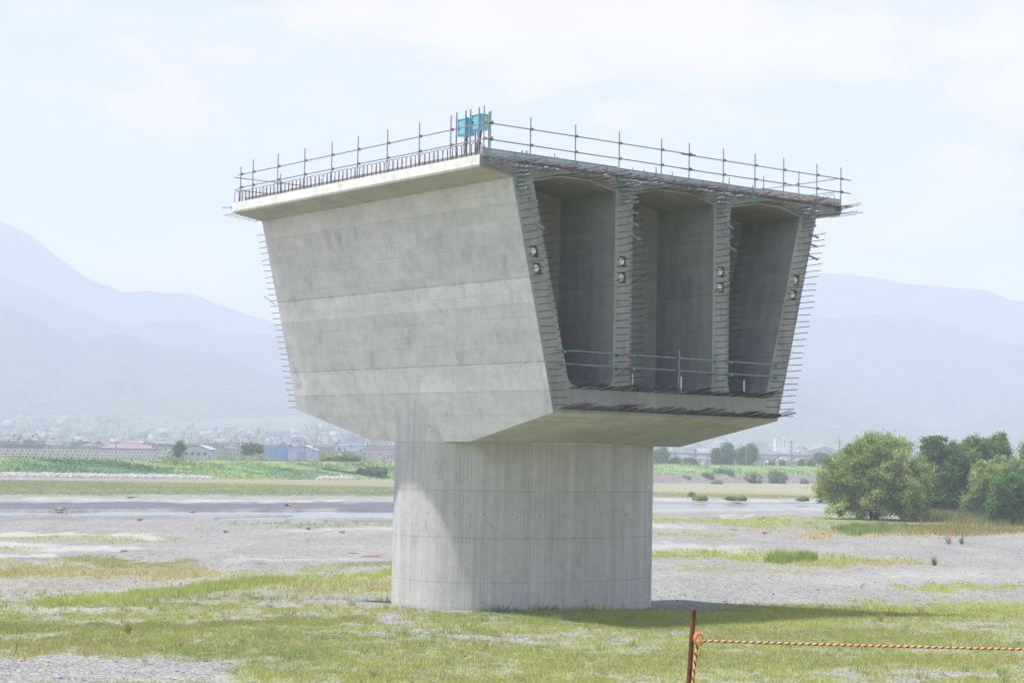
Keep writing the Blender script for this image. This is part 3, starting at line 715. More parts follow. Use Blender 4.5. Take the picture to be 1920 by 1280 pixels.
def scatter_grass(name, n, r0, r1, hs, ws, thr, seed, clump=6, cs=.07, label=None):
    g = np.random.default_rng(seed)
    r = np.sqrt(g.uniform(r0*r0, r1*r1, n)); a = np.radians(g.uniform(-16.5, 16.8, n))
    X, Y = r*np.sin(a), r*np.cos(a); Z = ground_z(X, Y); Pn = np.stack([X, Y, Z], 1); m = masks(Pn)
    gmx = np.maximum.reduce([m[k] for k in SC])
    fine = fbm(X*2.2, Y*1.4, 91, 4)
    keep = (gmx*(.3+1.4*fine) > thr+g.uniform(0, .5, n)) & (m['w'] < .1)
    # not inside the column
    dx, dy = X-PX, Y-PY; lx = dx*ex.x+dy*ex.y; ly = dx*ey.x+dy*ey.y
    keep &= ~((np.abs(ly) < cr+.05) & (np.abs(lx) < ca+.05))
    Pn = Pn[keep]; mm = {k: m[k][keep] for k in SC}; ws_ = sum(mm.values())+1e-6
    colr = sum(np.outer(mm[k]/ws_, SC[k]) for k in SC)
    tall = 1+1.3*mm['Y']+.8*mm['t']*(mm['t'] > .6)
    Pn = np.repeat(Pn, clump, 0); colr = np.repeat(colr, clump, 0); tall = np.repeat(tall, clump)
    Pn[:, :2] += g.normal(0, cs, (len(Pn), 2)); N = len(Pn)
    colr = colr*g.uniform(.65, 1.35, N)[:, None]; dry = g.random(N) < .10; colr[dry] = np.array([.38, .32, .17])*g.uniform(.7, 1.2, dry.sum())[:, None]
    h = g.uniform(hs[0], hs[1], N)*tall; w = g.uniform(ws[0], ws[1], N)
    V, F, Cc = blades(Pn, h, w, colr, .4, seed+1)
    tag(link(name, npmesh(name, V, F, M_blade, Cc)), label, None, None, 'stuff'); return N
scatter_grass('meadow_grass', 120000, 50, 78, (.03, .12), (.012, .024), .42, 5, 6, .07, 'short yellow green grass on the gravel in the foreground')
scatter_grass('riverbed_grass', 80000, 78, 140, (.04, .15), (.018, .035), .5, 6, 5, .12, 'patches of grass on the gravel flats round the pier')
scatter_grass('far_bank_grass', 110000, 140, 400, (.06, .24), (.04, .10), .42, 8, 4, .35, 'olive and tan grass flats beyond the river')
# stones strewn over the gravel
def stones(name, n, r0, r1, s0, s1, seed, label):
    g = np.random.default_rng(seed); r = np.sqrt(g.uniform(r0*r0, r1*r1, n)); a = np.radians(g.uniform(-16.5, 16.8, n))
    X, Y = r*np.sin(a), r*np.cos(a); Z = ground_z(X, Y); Pn = np.stack([X, Y, Z], 1); m = masks(Pn)
    keep = (np.maximum.reduce([m[k] for k in SC]) < .6+g.uniform(-.3, .3, n)) & (m['s'] < .5) & (m['w'] < .05)
    Pn = Pn[keep]; Pn[:, 2] += m['k'][keep]*.12; n = len(Pn); s = g.uniform(s0, s1, n)*g.uniform(.5, 1.3, n)
    base = np.array([[1, 0, 0], [-1, 0, 0], [0, 1, 0], [0, -1, 0], [0, 0, .8], [0, 0, -.8]], float)
    V = base[None]*(s[:, None, None]*g.uniform(.6, 1.2, (n, 6, 1)))+Pn[:, None]
    ang = g.uniform(0, PI, n); 
    f = np.array([[0, 2, 4], [2, 1, 4], [1, 3, 4], [3, 0, 4], [2, 0, 5], [1, 2, 5], [3, 1, 5], [0, 3, 5]])
    F = (f[None]+(np.arange(n)*6)[:, None, None]).reshape(-1, 3)
    v = g.choice([.09, .15, .20, .27, .40], n, p=[.18, .28, .28, .2, .06]); c = np.repeat(np.stack([v, v*.99, v*1.0], 1), 6, 0)
    t = bpy.data.materials.get('pebbles')
    if not t:
        q = NT('pebbles'); t = q.end(q.bsdf(q.new('VertexColor', layer_name='col').outputs[0], .9))
    tag(link(name, npmesh(name, V.reshape(-1, 3), F, t, c)), label, None, None, 'stuff')
stones('pebbles', 26000, 50, 100, .015, .04, 33, 'grey pebbles among the grass')
stones('gravel', 22000, 100, 230, .02, .06, 34, 'loose grey gravel on the riverbed')

stones('cobbles', 1500, 50, 120, .045, .10, 35, 'larger pale and dark cobbles strewn over the foreground')
def stalks(name, n, seed, label):
    g = np.random.default_rng(seed); r = np.sqrt(g.uniform(52**2, 92**2, n)); a = np.radians(g.uniform(-16.5, 16.8, n)); X, Y = r*np.sin(a), r*np.cos(a)
    dx, dy = X-PX, Y-PY; lx = dx*ex.x+dy*ex.y; ly = dx*ey.x+dy*ey.y; k = ~((np.abs(ly) < 4.2) & (np.abs(lx) < 6.8)); X, Y = X[k], Y[k]
    m = masks(np.stack([X, Y, ground_z(X, Y)], 1)); k = (m['y']+m['o'] > .35); X, Y = X[k], Y[k]; N = len(X)
    c = np.array([(.42, .36, .22), (.24, .30, .11), (.34, .30, .16), (.20, .28, .09)])[g.integers(0, 4, N)]
    per = 14; X = np.repeat(X, per)+g.normal(0, .09, N*per); Y = np.repeat(Y, per)+g.normal(0, .09, N*per); c = np.repeat(c, per, 0)*g.uniform(.75, 1.2, N*per)[:, None]; hs = np.repeat(g.uniform(.12, .38, N), per)*g.uniform(.5, 1.1, N*per)
    V, F, Cc = blades(np.stack([X, Y, ground_z(X, Y)], 1), hs, g.uniform(.014, .03, N*per), c, .35, seed); tag(link(name, npmesh(name, V, F, M_blade, Cc)), label, None, None, 'stuff')
stalks('weed_stalks', 700, 66, 'taller weeds and straw coloured stalks standing in the short grass')

def crown(name, lobes, nclump, per, lsize, cols, seed, parent, cl=.5, droop=.3, shell=.75):
    g = np.random.default_rng(seed); Ls = np.array(lobes, float); vol = (Ls[:, 3]*Ls[:, 4]*Ls[:, 5])**(2/3); pr = vol/vol.sum()
    sub = []
    for l_ in Ls:
        K = max(5, int(13*(l_[3]*l_[4]*l_[5])**(1/3)/max(1., (Ls[:, 3:6].max()))*1.6)); dd = g.normal(size=(K, 3)); dd /= np.linalg.norm(dd, axis=1)[:, None]
        for q in dd: rr = g.uniform(.30, .46); sub.append(np.concatenate([l_[:3]+q*l_[3:6]*(1-rr*.8), l_[3:6]*rr]))
    Lo = Ls; Ls = np.array(sub); vol = (Ls[:, 3]*Ls[:, 4]*Ls[:, 5])**(2/3); pr = vol/vol.sum(); tone = g.uniform(.8, 1.2, len(Ls))
    li = g.choice(len(Ls), nclump, p=pr); d = g.normal(size=(nclump, 3)); d /= np.linalg.norm(d, axis=1)[:, None]
    rad = shell+(1.04-shell)*g.random(nclump)**.6; inner = g.random(nclump) < .18; rad[inner] = g.uniform(.3, .8, inner.sum())
    Cc = Ls[li, :3]+d*Ls[li, 3:6]*rad[:, None]
    ins = np.zeros(nclump, bool)
    for j in range(len(Ls)):
        q = (((Cc-Ls[j, :3])/Ls[j, 3:6])**2).sum(1); ins |= (q < .45) & (li != j)
    kp = ~ins | (g.random(nclump) < .15); Cc = Cc[kp]; lk = li[kp]; n = len(Cc)
    cb = np.array(cols); ci = g.integers(0, len(cb), n); cc = cb[ci]*g.uniform(.75, 1.25, n)[:, None]*tone[li[:len(ci)] if False else lk][:, None]
    sz = cl*g.uniform(.5, 1.3, n)
    Pn = np.repeat(Cc, per, 0)+g.normal(size=(n*per, 3))*np.repeat(sz, per)[:, None]*np.array([.5, .5, .42]); c = np.repeat(cc, per, 0)*g.uniform(.75, 1.25, n*per)[:, None]
    Pn[:, 2] = np.maximum(Pn[:, 2], .02)
    V, F, c4 = leaves(Pn, lsize, c, seed+3, droop)
    return link(name, npmesh(name, V, F, M_leaf, c4), parent)
def trunk_mesh(h, r, limbs, seed, spread=1., multi=1):
    g = random.Random(seed); b = MB()
    for m in range(multi):
        ba = Vector((g.uniform(-.4, .4)*(multi > 1), g.uniform(-.4, .4)*(multi > 1), -.3)); a0 = g.uniform(0, 6.28); lean = .25*(multi > 1)+.05
        top = Vector((math.cos(a0)*lean*h, math.sin(a0)*lean*h, h*.55)); rr = r/(multi**.5)
        mid = ba.lerp(top, .5)+Vector((g.uniform(-.2, .2), g.uniform(-.2, .2), 0))
        b.tube([ba, mid, top], [rr, rr*.75, rr*.5], 8)
        for k in range(limbs):
            s = mid.lerp(top, g.uniform(0, 1)); a = g.uniform(0, 6.28); l = h*g.uniform(.24, .4)*spread
            e = s+Vector((math.cos(a)*l, math.sin(a)*l, l*g.uniform(.3, 1.0))); q = s.lerp(e, .5)+Vector((0, 0, -l*.08))
            b.tube([s, q, e], [rr*.42, rr*.28, rr*.10], 6)
            for j in range(2):
                a2 = a+g.uniform(-1, 1); s2 = s.lerp(e, g.uniform(.4, .9)); e2 = s2+Vector((math.cos(a2)*l*.5, math.sin(a2)*l*.5, l*.3)); b.tube([s2, e2], [rr*.2, rr*.05], 5)
    return b
WIL = [(.29, .37, .13), (.22, .31, .11), (.33, .38, .15), (.16, .25, .09)]
DKG = [(.10, .20, .08), (.13, .235, .09), (.085, .17, .07)]
MIDG = [(.16, .27, .095), (.20, .30, .115), (.13, .22, .08)]
GRY = [(.31, .38, .18), (.26, .34, .15), (.21, .28, .12)]
def tree(name, x, y, D, w, h, lobes, cols, label, cat='tree', nclump=420, per=60, ls=.26, cl=.6, tr=(.25, 5, 1), seed=1, group=None, droop=.3, low=0):
    """x,y foot pixel; lobes in units of half width / height"""
    p = at(x, y, D); p[2] = float(ground_z(np.array([p[0]]), np.array([p[1]]))[0]) if low is None else p[2]
    o = empty(name, p); tag(o, label, cat, group)
    hw = w/2; Lb = [(a*hw, b_*hw, c*h, d*hw, e*hw, f*h) for a, b_, c, d, e, f in lobes]
    crown('crown', Lb, nclump, per, ls, cols, seed, o, cl, droop)
    trunk_mesh(h, tr[0], tr[1], seed, 1., tr[2]).build('trunk', M_bark, o, smooth=True)
    return o
RND = [(0, 0, .55, .8, .8, .42), (-.45, .1, .45, .55, .6, .34), (.45, -.1, .48, .55, .6, .36), (.05, 0, .72, .5, .5, .27)]
tree('willow_tree', 1640, 972, 236, 14.6, 11.1, [(-.05, 0, .52, .62, .7, .40), (-.62, -.1, .38, .40, .5, .32), (.58, 0, .42, .42, .5, .36), (-.10, 0, .76, .42, .5, .23), (.28, 0, .70, .42, .5, .24), (-.38, -.3, .58, .35, .4, .24), (.12, -.5, .36, .5, .4, .26), (.62, -.2, .22, .32, .4, .16), (-.78, 0, .20, .24, .4, .17), (-.30, -.35, .30, .35, .4, .2), (.30, -.5, .16, .4, .4, .16), (-.5, -.4, .14, .4, .4, .13), (0, .4, .2, .7, .4, .2)],
     WIL, 'largest and yellowest willow tree, standing at the open gravel left of the grove', nclump=1500, per=90, ls=.25, cl=.75, tr=(.5, 10, 4), seed=3, droop=.8)
tree('broadleaf_tree', 1757, 965, 256, 7.6, 10.6, [(0, 0, .55, .9, .8, .42), (-.2, 0, .82, .5, .5, .17), (.5, 0, .72, .5, .5, .2), (0, 0, .25, .9, .8, .2)], DKG, 'narrow dark green tree just behind the right side of the big willow', nclump=800, per=60, ls=.28, seed=4)
tree('broadleaf_tree', 1818, 968, 258, 8.0, 8.6, RND+[(0, -.2, .25, .9, .8, .22)], DKG, 'deep green tree in the gap between the big willow and the pale willows', nclump=900, per=60, ls=.28, seed=5)
tree('broadleaf_tree', 1802, 968, 275, 6.4, 11.2, [(0, 0, .6, .7, .8, .4), (.35, 0, .78, .5, .5, .2), (-.5, 0, .7, .4, .5, .2)], MIDG, 'tall mid green tree at the back of the grove beside the narrow dark one', nclump=650, per=60, ls=.3, seed=15)
tree('broadleaf_tree', 1850, 975, 262, 8.6, 12.2, [(0, 0, .6, .8, .8, .36), (-.4, 0, .75, .5, .6, .2), (.3, 0, .8, .55, .6, .19), (0, 0, .3, .9, .8, .25)], MIDG, 'tallest mid green tree in the middle of the grove', nclump=900, per=60, ls=.28, seed=6)
tree('willow_tree', 1868, 978, 238, 7.4, 8.8, [(0, 0, .6, .8, .8, .34), (-.5, -.2, .42, .55, .5, .25), (.4, 0, .75, .5, .5, .22), (-.8, -.2, .2, .45, .4, .16), (0, -.3, .25, .7, .5, .22)], GRY, 'grey green pale willow in front of the tallest trees of the grove', nclump=800, per=70, ls=.24, seed=7, droop=.8)
tree('broadleaf_tree', 1895, 990, 222, 5.6, 7.6, [(0, 0, .55, .8, .8, .38), (.5, 0, .4, .6, .6, .3), (-.5, -.2, .35, .6, .5, .28), (0, -.3, .2, .9, .6, .2)], DKG, 'lower dark green acacia like tree at the front right of the grove', nclump=600, per=60, ls=.24, seed=8)
tree('willow_tree', 1940, 985, 226, 7.0, 10.4, [(0, 0, .62, .8, .8, .34), (-.4, 0, .5, .55, .6, .3), (.3, 0, .3, .8, .7, .28), (-.1, 0, .82, .4, .5, .16)], GRY, 'pale willow cut by the right edge of the picture', nclump=800, per=70, ls=.25, seed=9, droop=.8)
tree('broadleaf_tree', 1985, 975, 255, 9.0, 12.0, RND+[(0, 0, .25, .9, .8, .25)], MIDG, 'mid green tree at the very right edge behind the cut willow', nclump=500, per=50, ls=.3, seed=10)
# weeds
def gz_hit(x, y):
    z = -.3
    for _ in range(5): q = gnd(x, y, z); z = .5*z+.5*float(ground_z(q[:1], q[1:2])[0])
    return gnd(x, y, z)
def weed_patch(name, pts, D, n, hs, cols, label, seed, wpx=None, ws=(.03, .08), kind='stuff', spread=.3):
    g = np.random.default_rng(seed); Ps = []
    for (x0, y0, x1, y1, hh) in pts:
        k = n//len(pts); u = g.random(k) if hh > 3.5 else g.beta(2., 2., k); xx = x0+(x1-x0)*u; yy = y0+(y1-y0)*u+g.normal(0, 1, k)*hh*(1.25-1.1*np.abs(2*u-1))
        dv_ = cF[None]+cR[None]*((xx-960)/FPX)[:, None]-cU[None]*((yy-640)/FPX)[:, None]; zz_ = np.full(k, -.3)
        for _ in range(5): Q = np.array([0, 0, H])+dv_*((zz_-H)/dv_[:, 2])[:, None]; zz_ = .5*zz_+.5*ground_z(Q[:, 0], Q[:, 1])
        Ps.append(Q)
    Pn = np.concatenate(Ps); Pn[:, 2] = ground_z(Pn[:, 0], Pn[:, 1]); N = len(Pn)
    c = np.array(cols)[g.integers(0, len(cols), N)]*g.uniform(.7, 1.3, N)[:, None]
    lump = .5+fbm(Pn[:, 0]*.5, Pn[:, 1]*.3, seed, 3)
    V, F, Cc = blades(Pn, g.uniform(*hs, N)*lump, g.uniform(*ws, N), c, spread, seed)
    o = link(name, npmesh(name, V, F, M_blade, Cc)); return tag(o, label, None if kind == 'stuff' else 'weeds', None, kind if kind == 'stuff' else None)
weed_patch('weeds', [(1700, 962, 1880, 966, 4), (1740, 970, 1940, 985, 5), (1680, 965, 1780, 972, 4)], 0, 22000, (.5, 1.4), [(.26, .27, .14), (.33, .29, .17), (.20, .24, .10), (.15, .20, .09)], 'tall brownish weeds under the grove', 51, ws=(.05, .12))
weed_patch('weeds', [(1560, 992, 1960, 995, 4), (1700, 990, 1920, 996, 5)], 0, 14000, (.15, .5), [(.36, .30, .15), (.40, .28, .16), (.20, .23, .07)], 'dry tan grass strip in front of the grove', 52, ws=(.04, .1))
weed_patch('weeds', [(1595, 992, 1700, 990, 4), (1570, 997, 1640, 996, 3)], 0, 7000, (.25, .8), [(.18, .30, .11), (.22, .33, .12), (.28, .32, .14)], 'bright green weed mound before the big willow', 53, ws=(.04, .1))
weed_patch('tall_grass', [(1490, 1050, 1535, 1051, 1.5), (1430, 1052, 1500, 1052, 2)], 0, 2200, (.3, .9), [(.28, .38, .11), (.33, .41, .14)], 'bright tall grass tuft on the flat right of the pier', 54, ws=(.03, .05), spread=.12)
weed_patch('tall_grass', [(380, 1100, 545, 1088, 3), (240, 1118, 420, 1104, 4)], 0, 7000, (.1, .36), [(.38, .44, .16), (.42, .46, .20)], 'yellow green grass ridge on the left flat', 55, ws=(.025, .05))
weed_patch('base_weeds', [(870, 1151, 1226, 1142, 1.6), (1000, 1149, 1226, 1141, 1.6)], 0, 1500, (.05, .42), [(.16, .26, .11), (.22, .30, .13), (.30, .30, .16)], 'low weeds along the foot of the column', 57, ws=(.03, .06))
for (x, y, hh, cc, lab) in ((1779, 1019, 1.0, [(.42, .26, .14)], 'reddish dry weed clump alone on the pale gravel flat'), (1803, 1019, 1.0, [(.16, .2, .08)], 'thin green weed standing beside the reddish clump on the gravel'), (1752, 1059, .75, [(.14, .19, .04)], 'dark green weed at the tip of the tan grass tongue'),
                       (1727, 1163, .6, [(.42, .36, .2)], 'straw coloured tuft at the edge of the pier shadow, farther from the post'), (1650, 1168, .5, [(.42, .34, .2)], 'straw coloured tuft at the edge of the pier shadow, nearer the post'), (240, 1190, .55, [(.38, .33, .2)], 'straw coloured seed head tuft in the left foreground')):
    weed_patch('weed_clump', [(x-4, y, x+4, y, .4)], 0, 70, (hh*.5, hh), cc, lab, int(x), ws=(.03, .06), kind='thing', spread=.25)
# driftwood
M_drift = simple('driftwood', (.34, .245, .18), .9, 0, .35, 4)
DW = [(248, 934, 2.2, .35, 'long brown driftwood heap on the far gravel, left of the others across the water'), (119, 957, 1.9, .6, 'tan brush heap at the water edge, farthest left'), (362, 962, 1.1, .4, 'small red brown lump in the middle of the left water strip'), (538, 950, 1.9, .7, 'brown uprooted stump on the dark gravel bank'),
      (642, 999, .55, .3, 'orange brown driftwood lump near the column, left side flat'), (580, 993, .6, .3, 'rusty brown wood lump in the middle of the left flat'), (424, 999, .6, .3, 'brown wood lump halfway across the left flat'), (233, 1034, .5, .2, 'small brown wood piece at the tip of the white sand'), (263, 976, .8, .3, 'brown wood lump just below the left water strip'),
      (1437, 1001, 1.2, .3, 'dark log lying on the grey flat right of the pier'), (1428, 973, 1.4, .35, 'dark driftwood log on the green flat near the river'), (1545, 1001, .9, .2, 'thin brown sticks on the grey flat before the willow'), (1378, 994, .9, .2, 'orange brown wood scraps on the sand right of the pier'), (700, 1043, 1.5, .12, 'thin red brown driftwood sticks beside the column'), (660, 1037, .9, .12, 'thin short driftwood sticks left of the longer ones'), (490, 1057, 1.1, .1, 'flat brown sticks on the pale sand'), (270, 1246, .3, .05, 'short brown stick on the gravel in the near left corner')]
for i, (x, y, w, h, lab) in enumerate(DW):
    w *= .8; h *= .75
    q = gz_hit(x, y); g = random.Random(i*5+2); b = MB()
    for k in range(9 if h > .3 else 6):
        a = g.gauss(0, .5 if h < .3 else 1.); l = w*g.uniform(.25, .55); c = Vector((g.uniform(-.3, .3)*w, g.uniform(-.15, .15)*w, h*g.uniform(.1, .8)))
        d = Vector((math.cos(a)*l, math.sin(a)*l*.5, g.uniform(-.3, .5)*h)); r = min(.09, h*.22)*g.uniform(.6, 1.3)
        b.tube([c-d, c+Vector((0, 0, r)), c+d], [r, r*1.1, r*.4], 6)
    tag(b.build('driftwood', M_drift, None, q), lab, 'driftwood', 'driftwood on the riverbed')

# ------------------------------------------------------------------ levees
def levee(name, line, prof, mat, colf, step=1.5, seed=0, amp=.35):
    pts = []; 
    for (a, b_) in zip(line, line[1:]):
        n = max(2, int(math.dist(a, b_)/step))
        for k in range(n): t = k/n; pts.append((a[0]+(b_[0]-a[0])*t, a[1]+(b_[1]-a[1])*t))
    pts.append(line[-1]); pts = np.array(pts)
    T = np.gradient(pts, axis=0); T /= np.linalg.norm(T, axis=1)[:, None]
    for _ in range(30): T[1:-1] = (T[:-2]+T[1:-1]*2+T[2:])/4
    T /= np.linalg.norm(T, axis=1)[:, None]; N = np.stack([-T[:, 1], T[:, 0]], 1)
    pr = np.array(prof, float); s = np.linspace(0, pr[-1, 0], max(6, int(pr[-1, 0]/.7))); zz = np.interp(s, pr[:, 0], pr[:, 1])
    V = pts[:, None, :]+N[:, None, :]*s[None, :, None]; X, Y = V[..., 0].ravel(), V[..., 1].ravel(); Z = np.tile(zz, len(pts)); S = np.tile(s, len(pts))
    bump = (fbm(X*.35, Y*.35, seed, 4)-.45)*amp*np.clip(S/2, 0, 1)
    Z = Z+bump; n, m = len(pts), len(s); i = np.arange((n-1)*(m-1)); a = (i//(m-1))*m+i % (m-1); F = np.stack([a, a+1, a+m+1, a+m], 1)
    Pn = np.stack([X, Y, Z], 1)
    return npmesh(name, Pn, F, mat, {'col': colf(X, Y, Z, S)}, True), Pn, S
t = NT('levee_green'); c = t.new('VertexColor', layer_name='col').outputs[0]; pos = t.new('NewGeometry').outputs['Position']
k = t.ramp(t.noise(pos, 1.1, 6, .7), .3, .7, .6, 1.4)
M_levee = t.end(t.bsdf(t.mix(1., c, t.new('CombineColor', i={0: k, 1: k, 2: k}).outputs[0], 'MULTIPLY'), .95, 0, t.noise(pos, 1.5, 5), .6, .4, Specular_IOR_Level=.1))
LVL = [(-420, 350), (-240, 388), (-116, 430), (-69, 459), (-37, 497), (0, 525), (42, 552)]
def lvl_y(x): a = np.array(LVL, float); return float(np.interp(x, a[:, 0], a[:, 1]))
LVR = [(42, 552), (72, 590), (107, 640), (170, 720), (330, 880)]
def colL(X, Y, Z, S):
    n = fbm(X*.03, Y*.1, 80, 4); n2 = fbm(X*.15, Y*.3, 81, 4)
    a = np.array([.075, .155, .065]); b_ = np.array([.16, .235, .085]); d = np.array([.27, .26, .14])
    w = np.clip((n-.42)*5+(S-9)*.05, 0, 1)[:, None]; c = a*(1-w)+b_*w
    dd = np.clip((S-22)/3, 0, 1)*np.clip((n2-.35)*3, 0, 1); dd = np.maximum(dd, np.clip((.8-S)*1.5, 0, 1))[:, None]; return c*(1-dd)+d*dd
me, LP, LS = levee('levee', LVL, [(0, -.7), (2, -.1), (12, 1.7), (14, 1.8), (25, 3.8), (33, 3.9), (48, .2)], M_levee, colL, 1.6, 5, .5)
tag(link('levee', me), kind='structure')
def colR(X, Y, Z, S):
    n = fbm(X*.05, Y*.05, 83, 4)[:, None]; c = np.array([.17, .25, .085])*(.6+.8*n); d = np.array([.33, .30, .2]); w = np.clip((.9-S)*2, 0, 1)[:, None]; return c*(1-w)+d*w
off = 7.
def offs(line, o):
    r = []
    for i, (x, y) in enumerate(line):
        a = line[max(0, i-1)]; b_ = line[min(len(line)-1, i+1)]; d = math.dist(a, b_); r.append((x-(b_[1]-a[1])/d*o, y+(b_[0]-a[0])/d*o))
    return r
me, RP, RS = levee('levee', offs(LVR, off), [(0, 2.1), (6, 2.4), (22, 4.9), (30, 4.9), (44, .5)], M_levee, colR, 2.2, 6, .45)
tag(link('levee', me), kind='structure')
t = NT('stone_pitching'); pos = t.new('NewGeometry').outputs['Position']; vo = t.new('TexVoronoi', i={'Vector': pos, 'Scale': 1.3})
M_rip = t.end(t.bsdf(t.mix(t.new('SeparateColor', i={0: vo.outputs['Color']}).outputs[0], (.10, .085, .085), (.24, .20, .18)), .9, 0, vo.outputs['Distance'], .6, .2))
me, _, _ = levee('stone_revetment', LVR, [(0, -.8), (7.4, 2.25)], M_rip, lambda X, Y, Z, S: np.ones((len(X), 3))*.2, 2.2, 7, .15)
tag(link('stone_revetment', me), 'dark brown stone faced bank under the green levee right of the pier', 'revetment')
# vegetation growing on the levees
def levee_veg(name, Pn, S, smin, smax, n, hs, cols, seed, label, ws=(.25, .6)):
    g = np.random.default_rng(seed); idx = np.where((S > smin) & (S < smax))[0]; ii = g.choice(idx, n); q = Pn[ii]+g.normal(0, .5, (n, 3))*np.array([1, 1, .05])
    lump = np.clip(fbm(q[:, 0]*.12, q[:, 1]*.25, seed, 4)*2.6-.75, .1, 2); c = np.array(cols)[g.integers(0, len(cols), n)]*g.uniform(.7, 1.3, n)[:, None]
    nn = fbm(q[:, 0]*.03, q[:, 1]*.1, 80, 4); c = c*(1.0+np.clip((nn-.4)*3, 0, 1)[:, None]*np.array([1.1, .8, .6]))
    V, F, Cc = blades(q, g.uniform(*hs, n)*lump, g.uniform(*ws, n), c, .5, seed)
    tag(link(name, npmesh(name, V, F, M_blade, Cc)), label, None, None, 'stuff')
levee_veg('levee_weeds', LP, LS, 1., 31, 42000, (.25, .9), [(.09, .19, .08), (.12, .22, .08), (.18, .24, .10)], 61, 'rank green weeds covering the levee left of the pier')
levee_veg('levee_weeds', RP, RS, .5, 28, 16000, (.25, .7), [(.10, .19, .05), (.15, .24, .06)], 62, 'green grass covering the levee right of the pier')
# white rubble strips at the toe of the left levee
M_rub = simple('white_rubble', (.62, .60, .56), .9, 0, .12, 2)
def rubble(x0, y0, x1, y1, n, seed, lab):
    b = MB(); g = random.Random(seed)
    for k in range(n):
        u = g.random(); xw = (x0+(x1-x0)*u-960)/FPX*(430+.1*(x0+(x1-x0)*u)); e_ = min(1, 8*min(u, 1-u)+.2); v = g.random(); q = (xw, lvl_y(xw)-3+4.*v); s = g.uniform(.25, .6); z = -.55+(.75*v)*e_
        a = g.uniform(0, 3); poly = [(q[0]+s*math.cos(a+i*PI/2.5)*g.uniform(.7, 1), q[1]+s*math.sin(a+i*PI/2.5)*g.uniform(.7, 1)) for i in range(5)]
        b.prism(poly, z, z+s*g.uniform(.6, 1.1))
    tag(b.build('rubble', M_rub), lab, None, None, 'stuff')
rubble(-40, 887.5, 425, 891.5, 1500, 1, 'long strip of white rubble at the foot of the left levee')
rubble(608, 893, 676, 899, 260, 2, 'short heap of white rubble near the pier at the levee foot')
# concrete marker posts
M_conc2 = simple('old_concrete', (.34, .32, .29), .9, 0, .15, 3)
b = MB(); b.prism([(-.42, 0), (.42, 0), (.2, .95), (-.2, .95)], -.25, .25, 'y'); mkm = b.mesh('marker_post', M_conc2)
for i, (x, y) in enumerate(((19, 884), (70, 885.5), (122, 886), (171, 886), (220, 887), (268, 887), (315, 888), (361, 888), (406, 888), (450, 888.5), (494, 889), (537, 889), (580, 889.5), (620, 890), (661, 890.5), (701, 891))):
    xw = (x-960)/FPX*(434+.1*x); q = (xw, lvl_y(xw)+2.5, .05); s = 1.25 if i < 9 else .8
    o = link('marker_post', mkm, None, q); o.scale = (s*(.9 if i != 0 else .7), s, s*(1 if i not in (0, 4) else .72)); tag(o, 'small grey concrete marker in the row along the foot of the left levee', 'marker post', 'concrete markers along the levee foot')
# stacked wave blocks
M_blk = simple('pale_concrete_block', (.72, .70, .65), .9, 0, .12, 1.5)
b = MB()
b.box(-.95, .95, -.5, .5, .85, 1.25); b.box(-.8, -.42, -.45, .45, .2, .85); b.box(.42, .8, -.45, .45, .2, .85); b.box(-1.0, -.3, -.5, .5, 0, .2); b.box(.3, 1.0, -.5, .5, 0, .2)
blm = b.mesh('concrete_block', M_blk)
for row in range(3):
    for k in range(34 if row else 33):
        D = 458+row*2.4; x = -160+k*(476/34)+row*3
        if x > 316: continue
        q = at(x, 858-row*5.9+(x/320)*5.5, D); o = link('concrete_block', blm, None, q); o.scale = (.92, 1, .8); o.rotation_euler = (0, 0, .2+random.gauss(0, .05))
        o.scale = (.86, 1, .62)
        tag(o, 'pale concrete block stacked in the long wall of blocks on the left levee', 'concrete block', 'stacked concrete blocks on the levee')

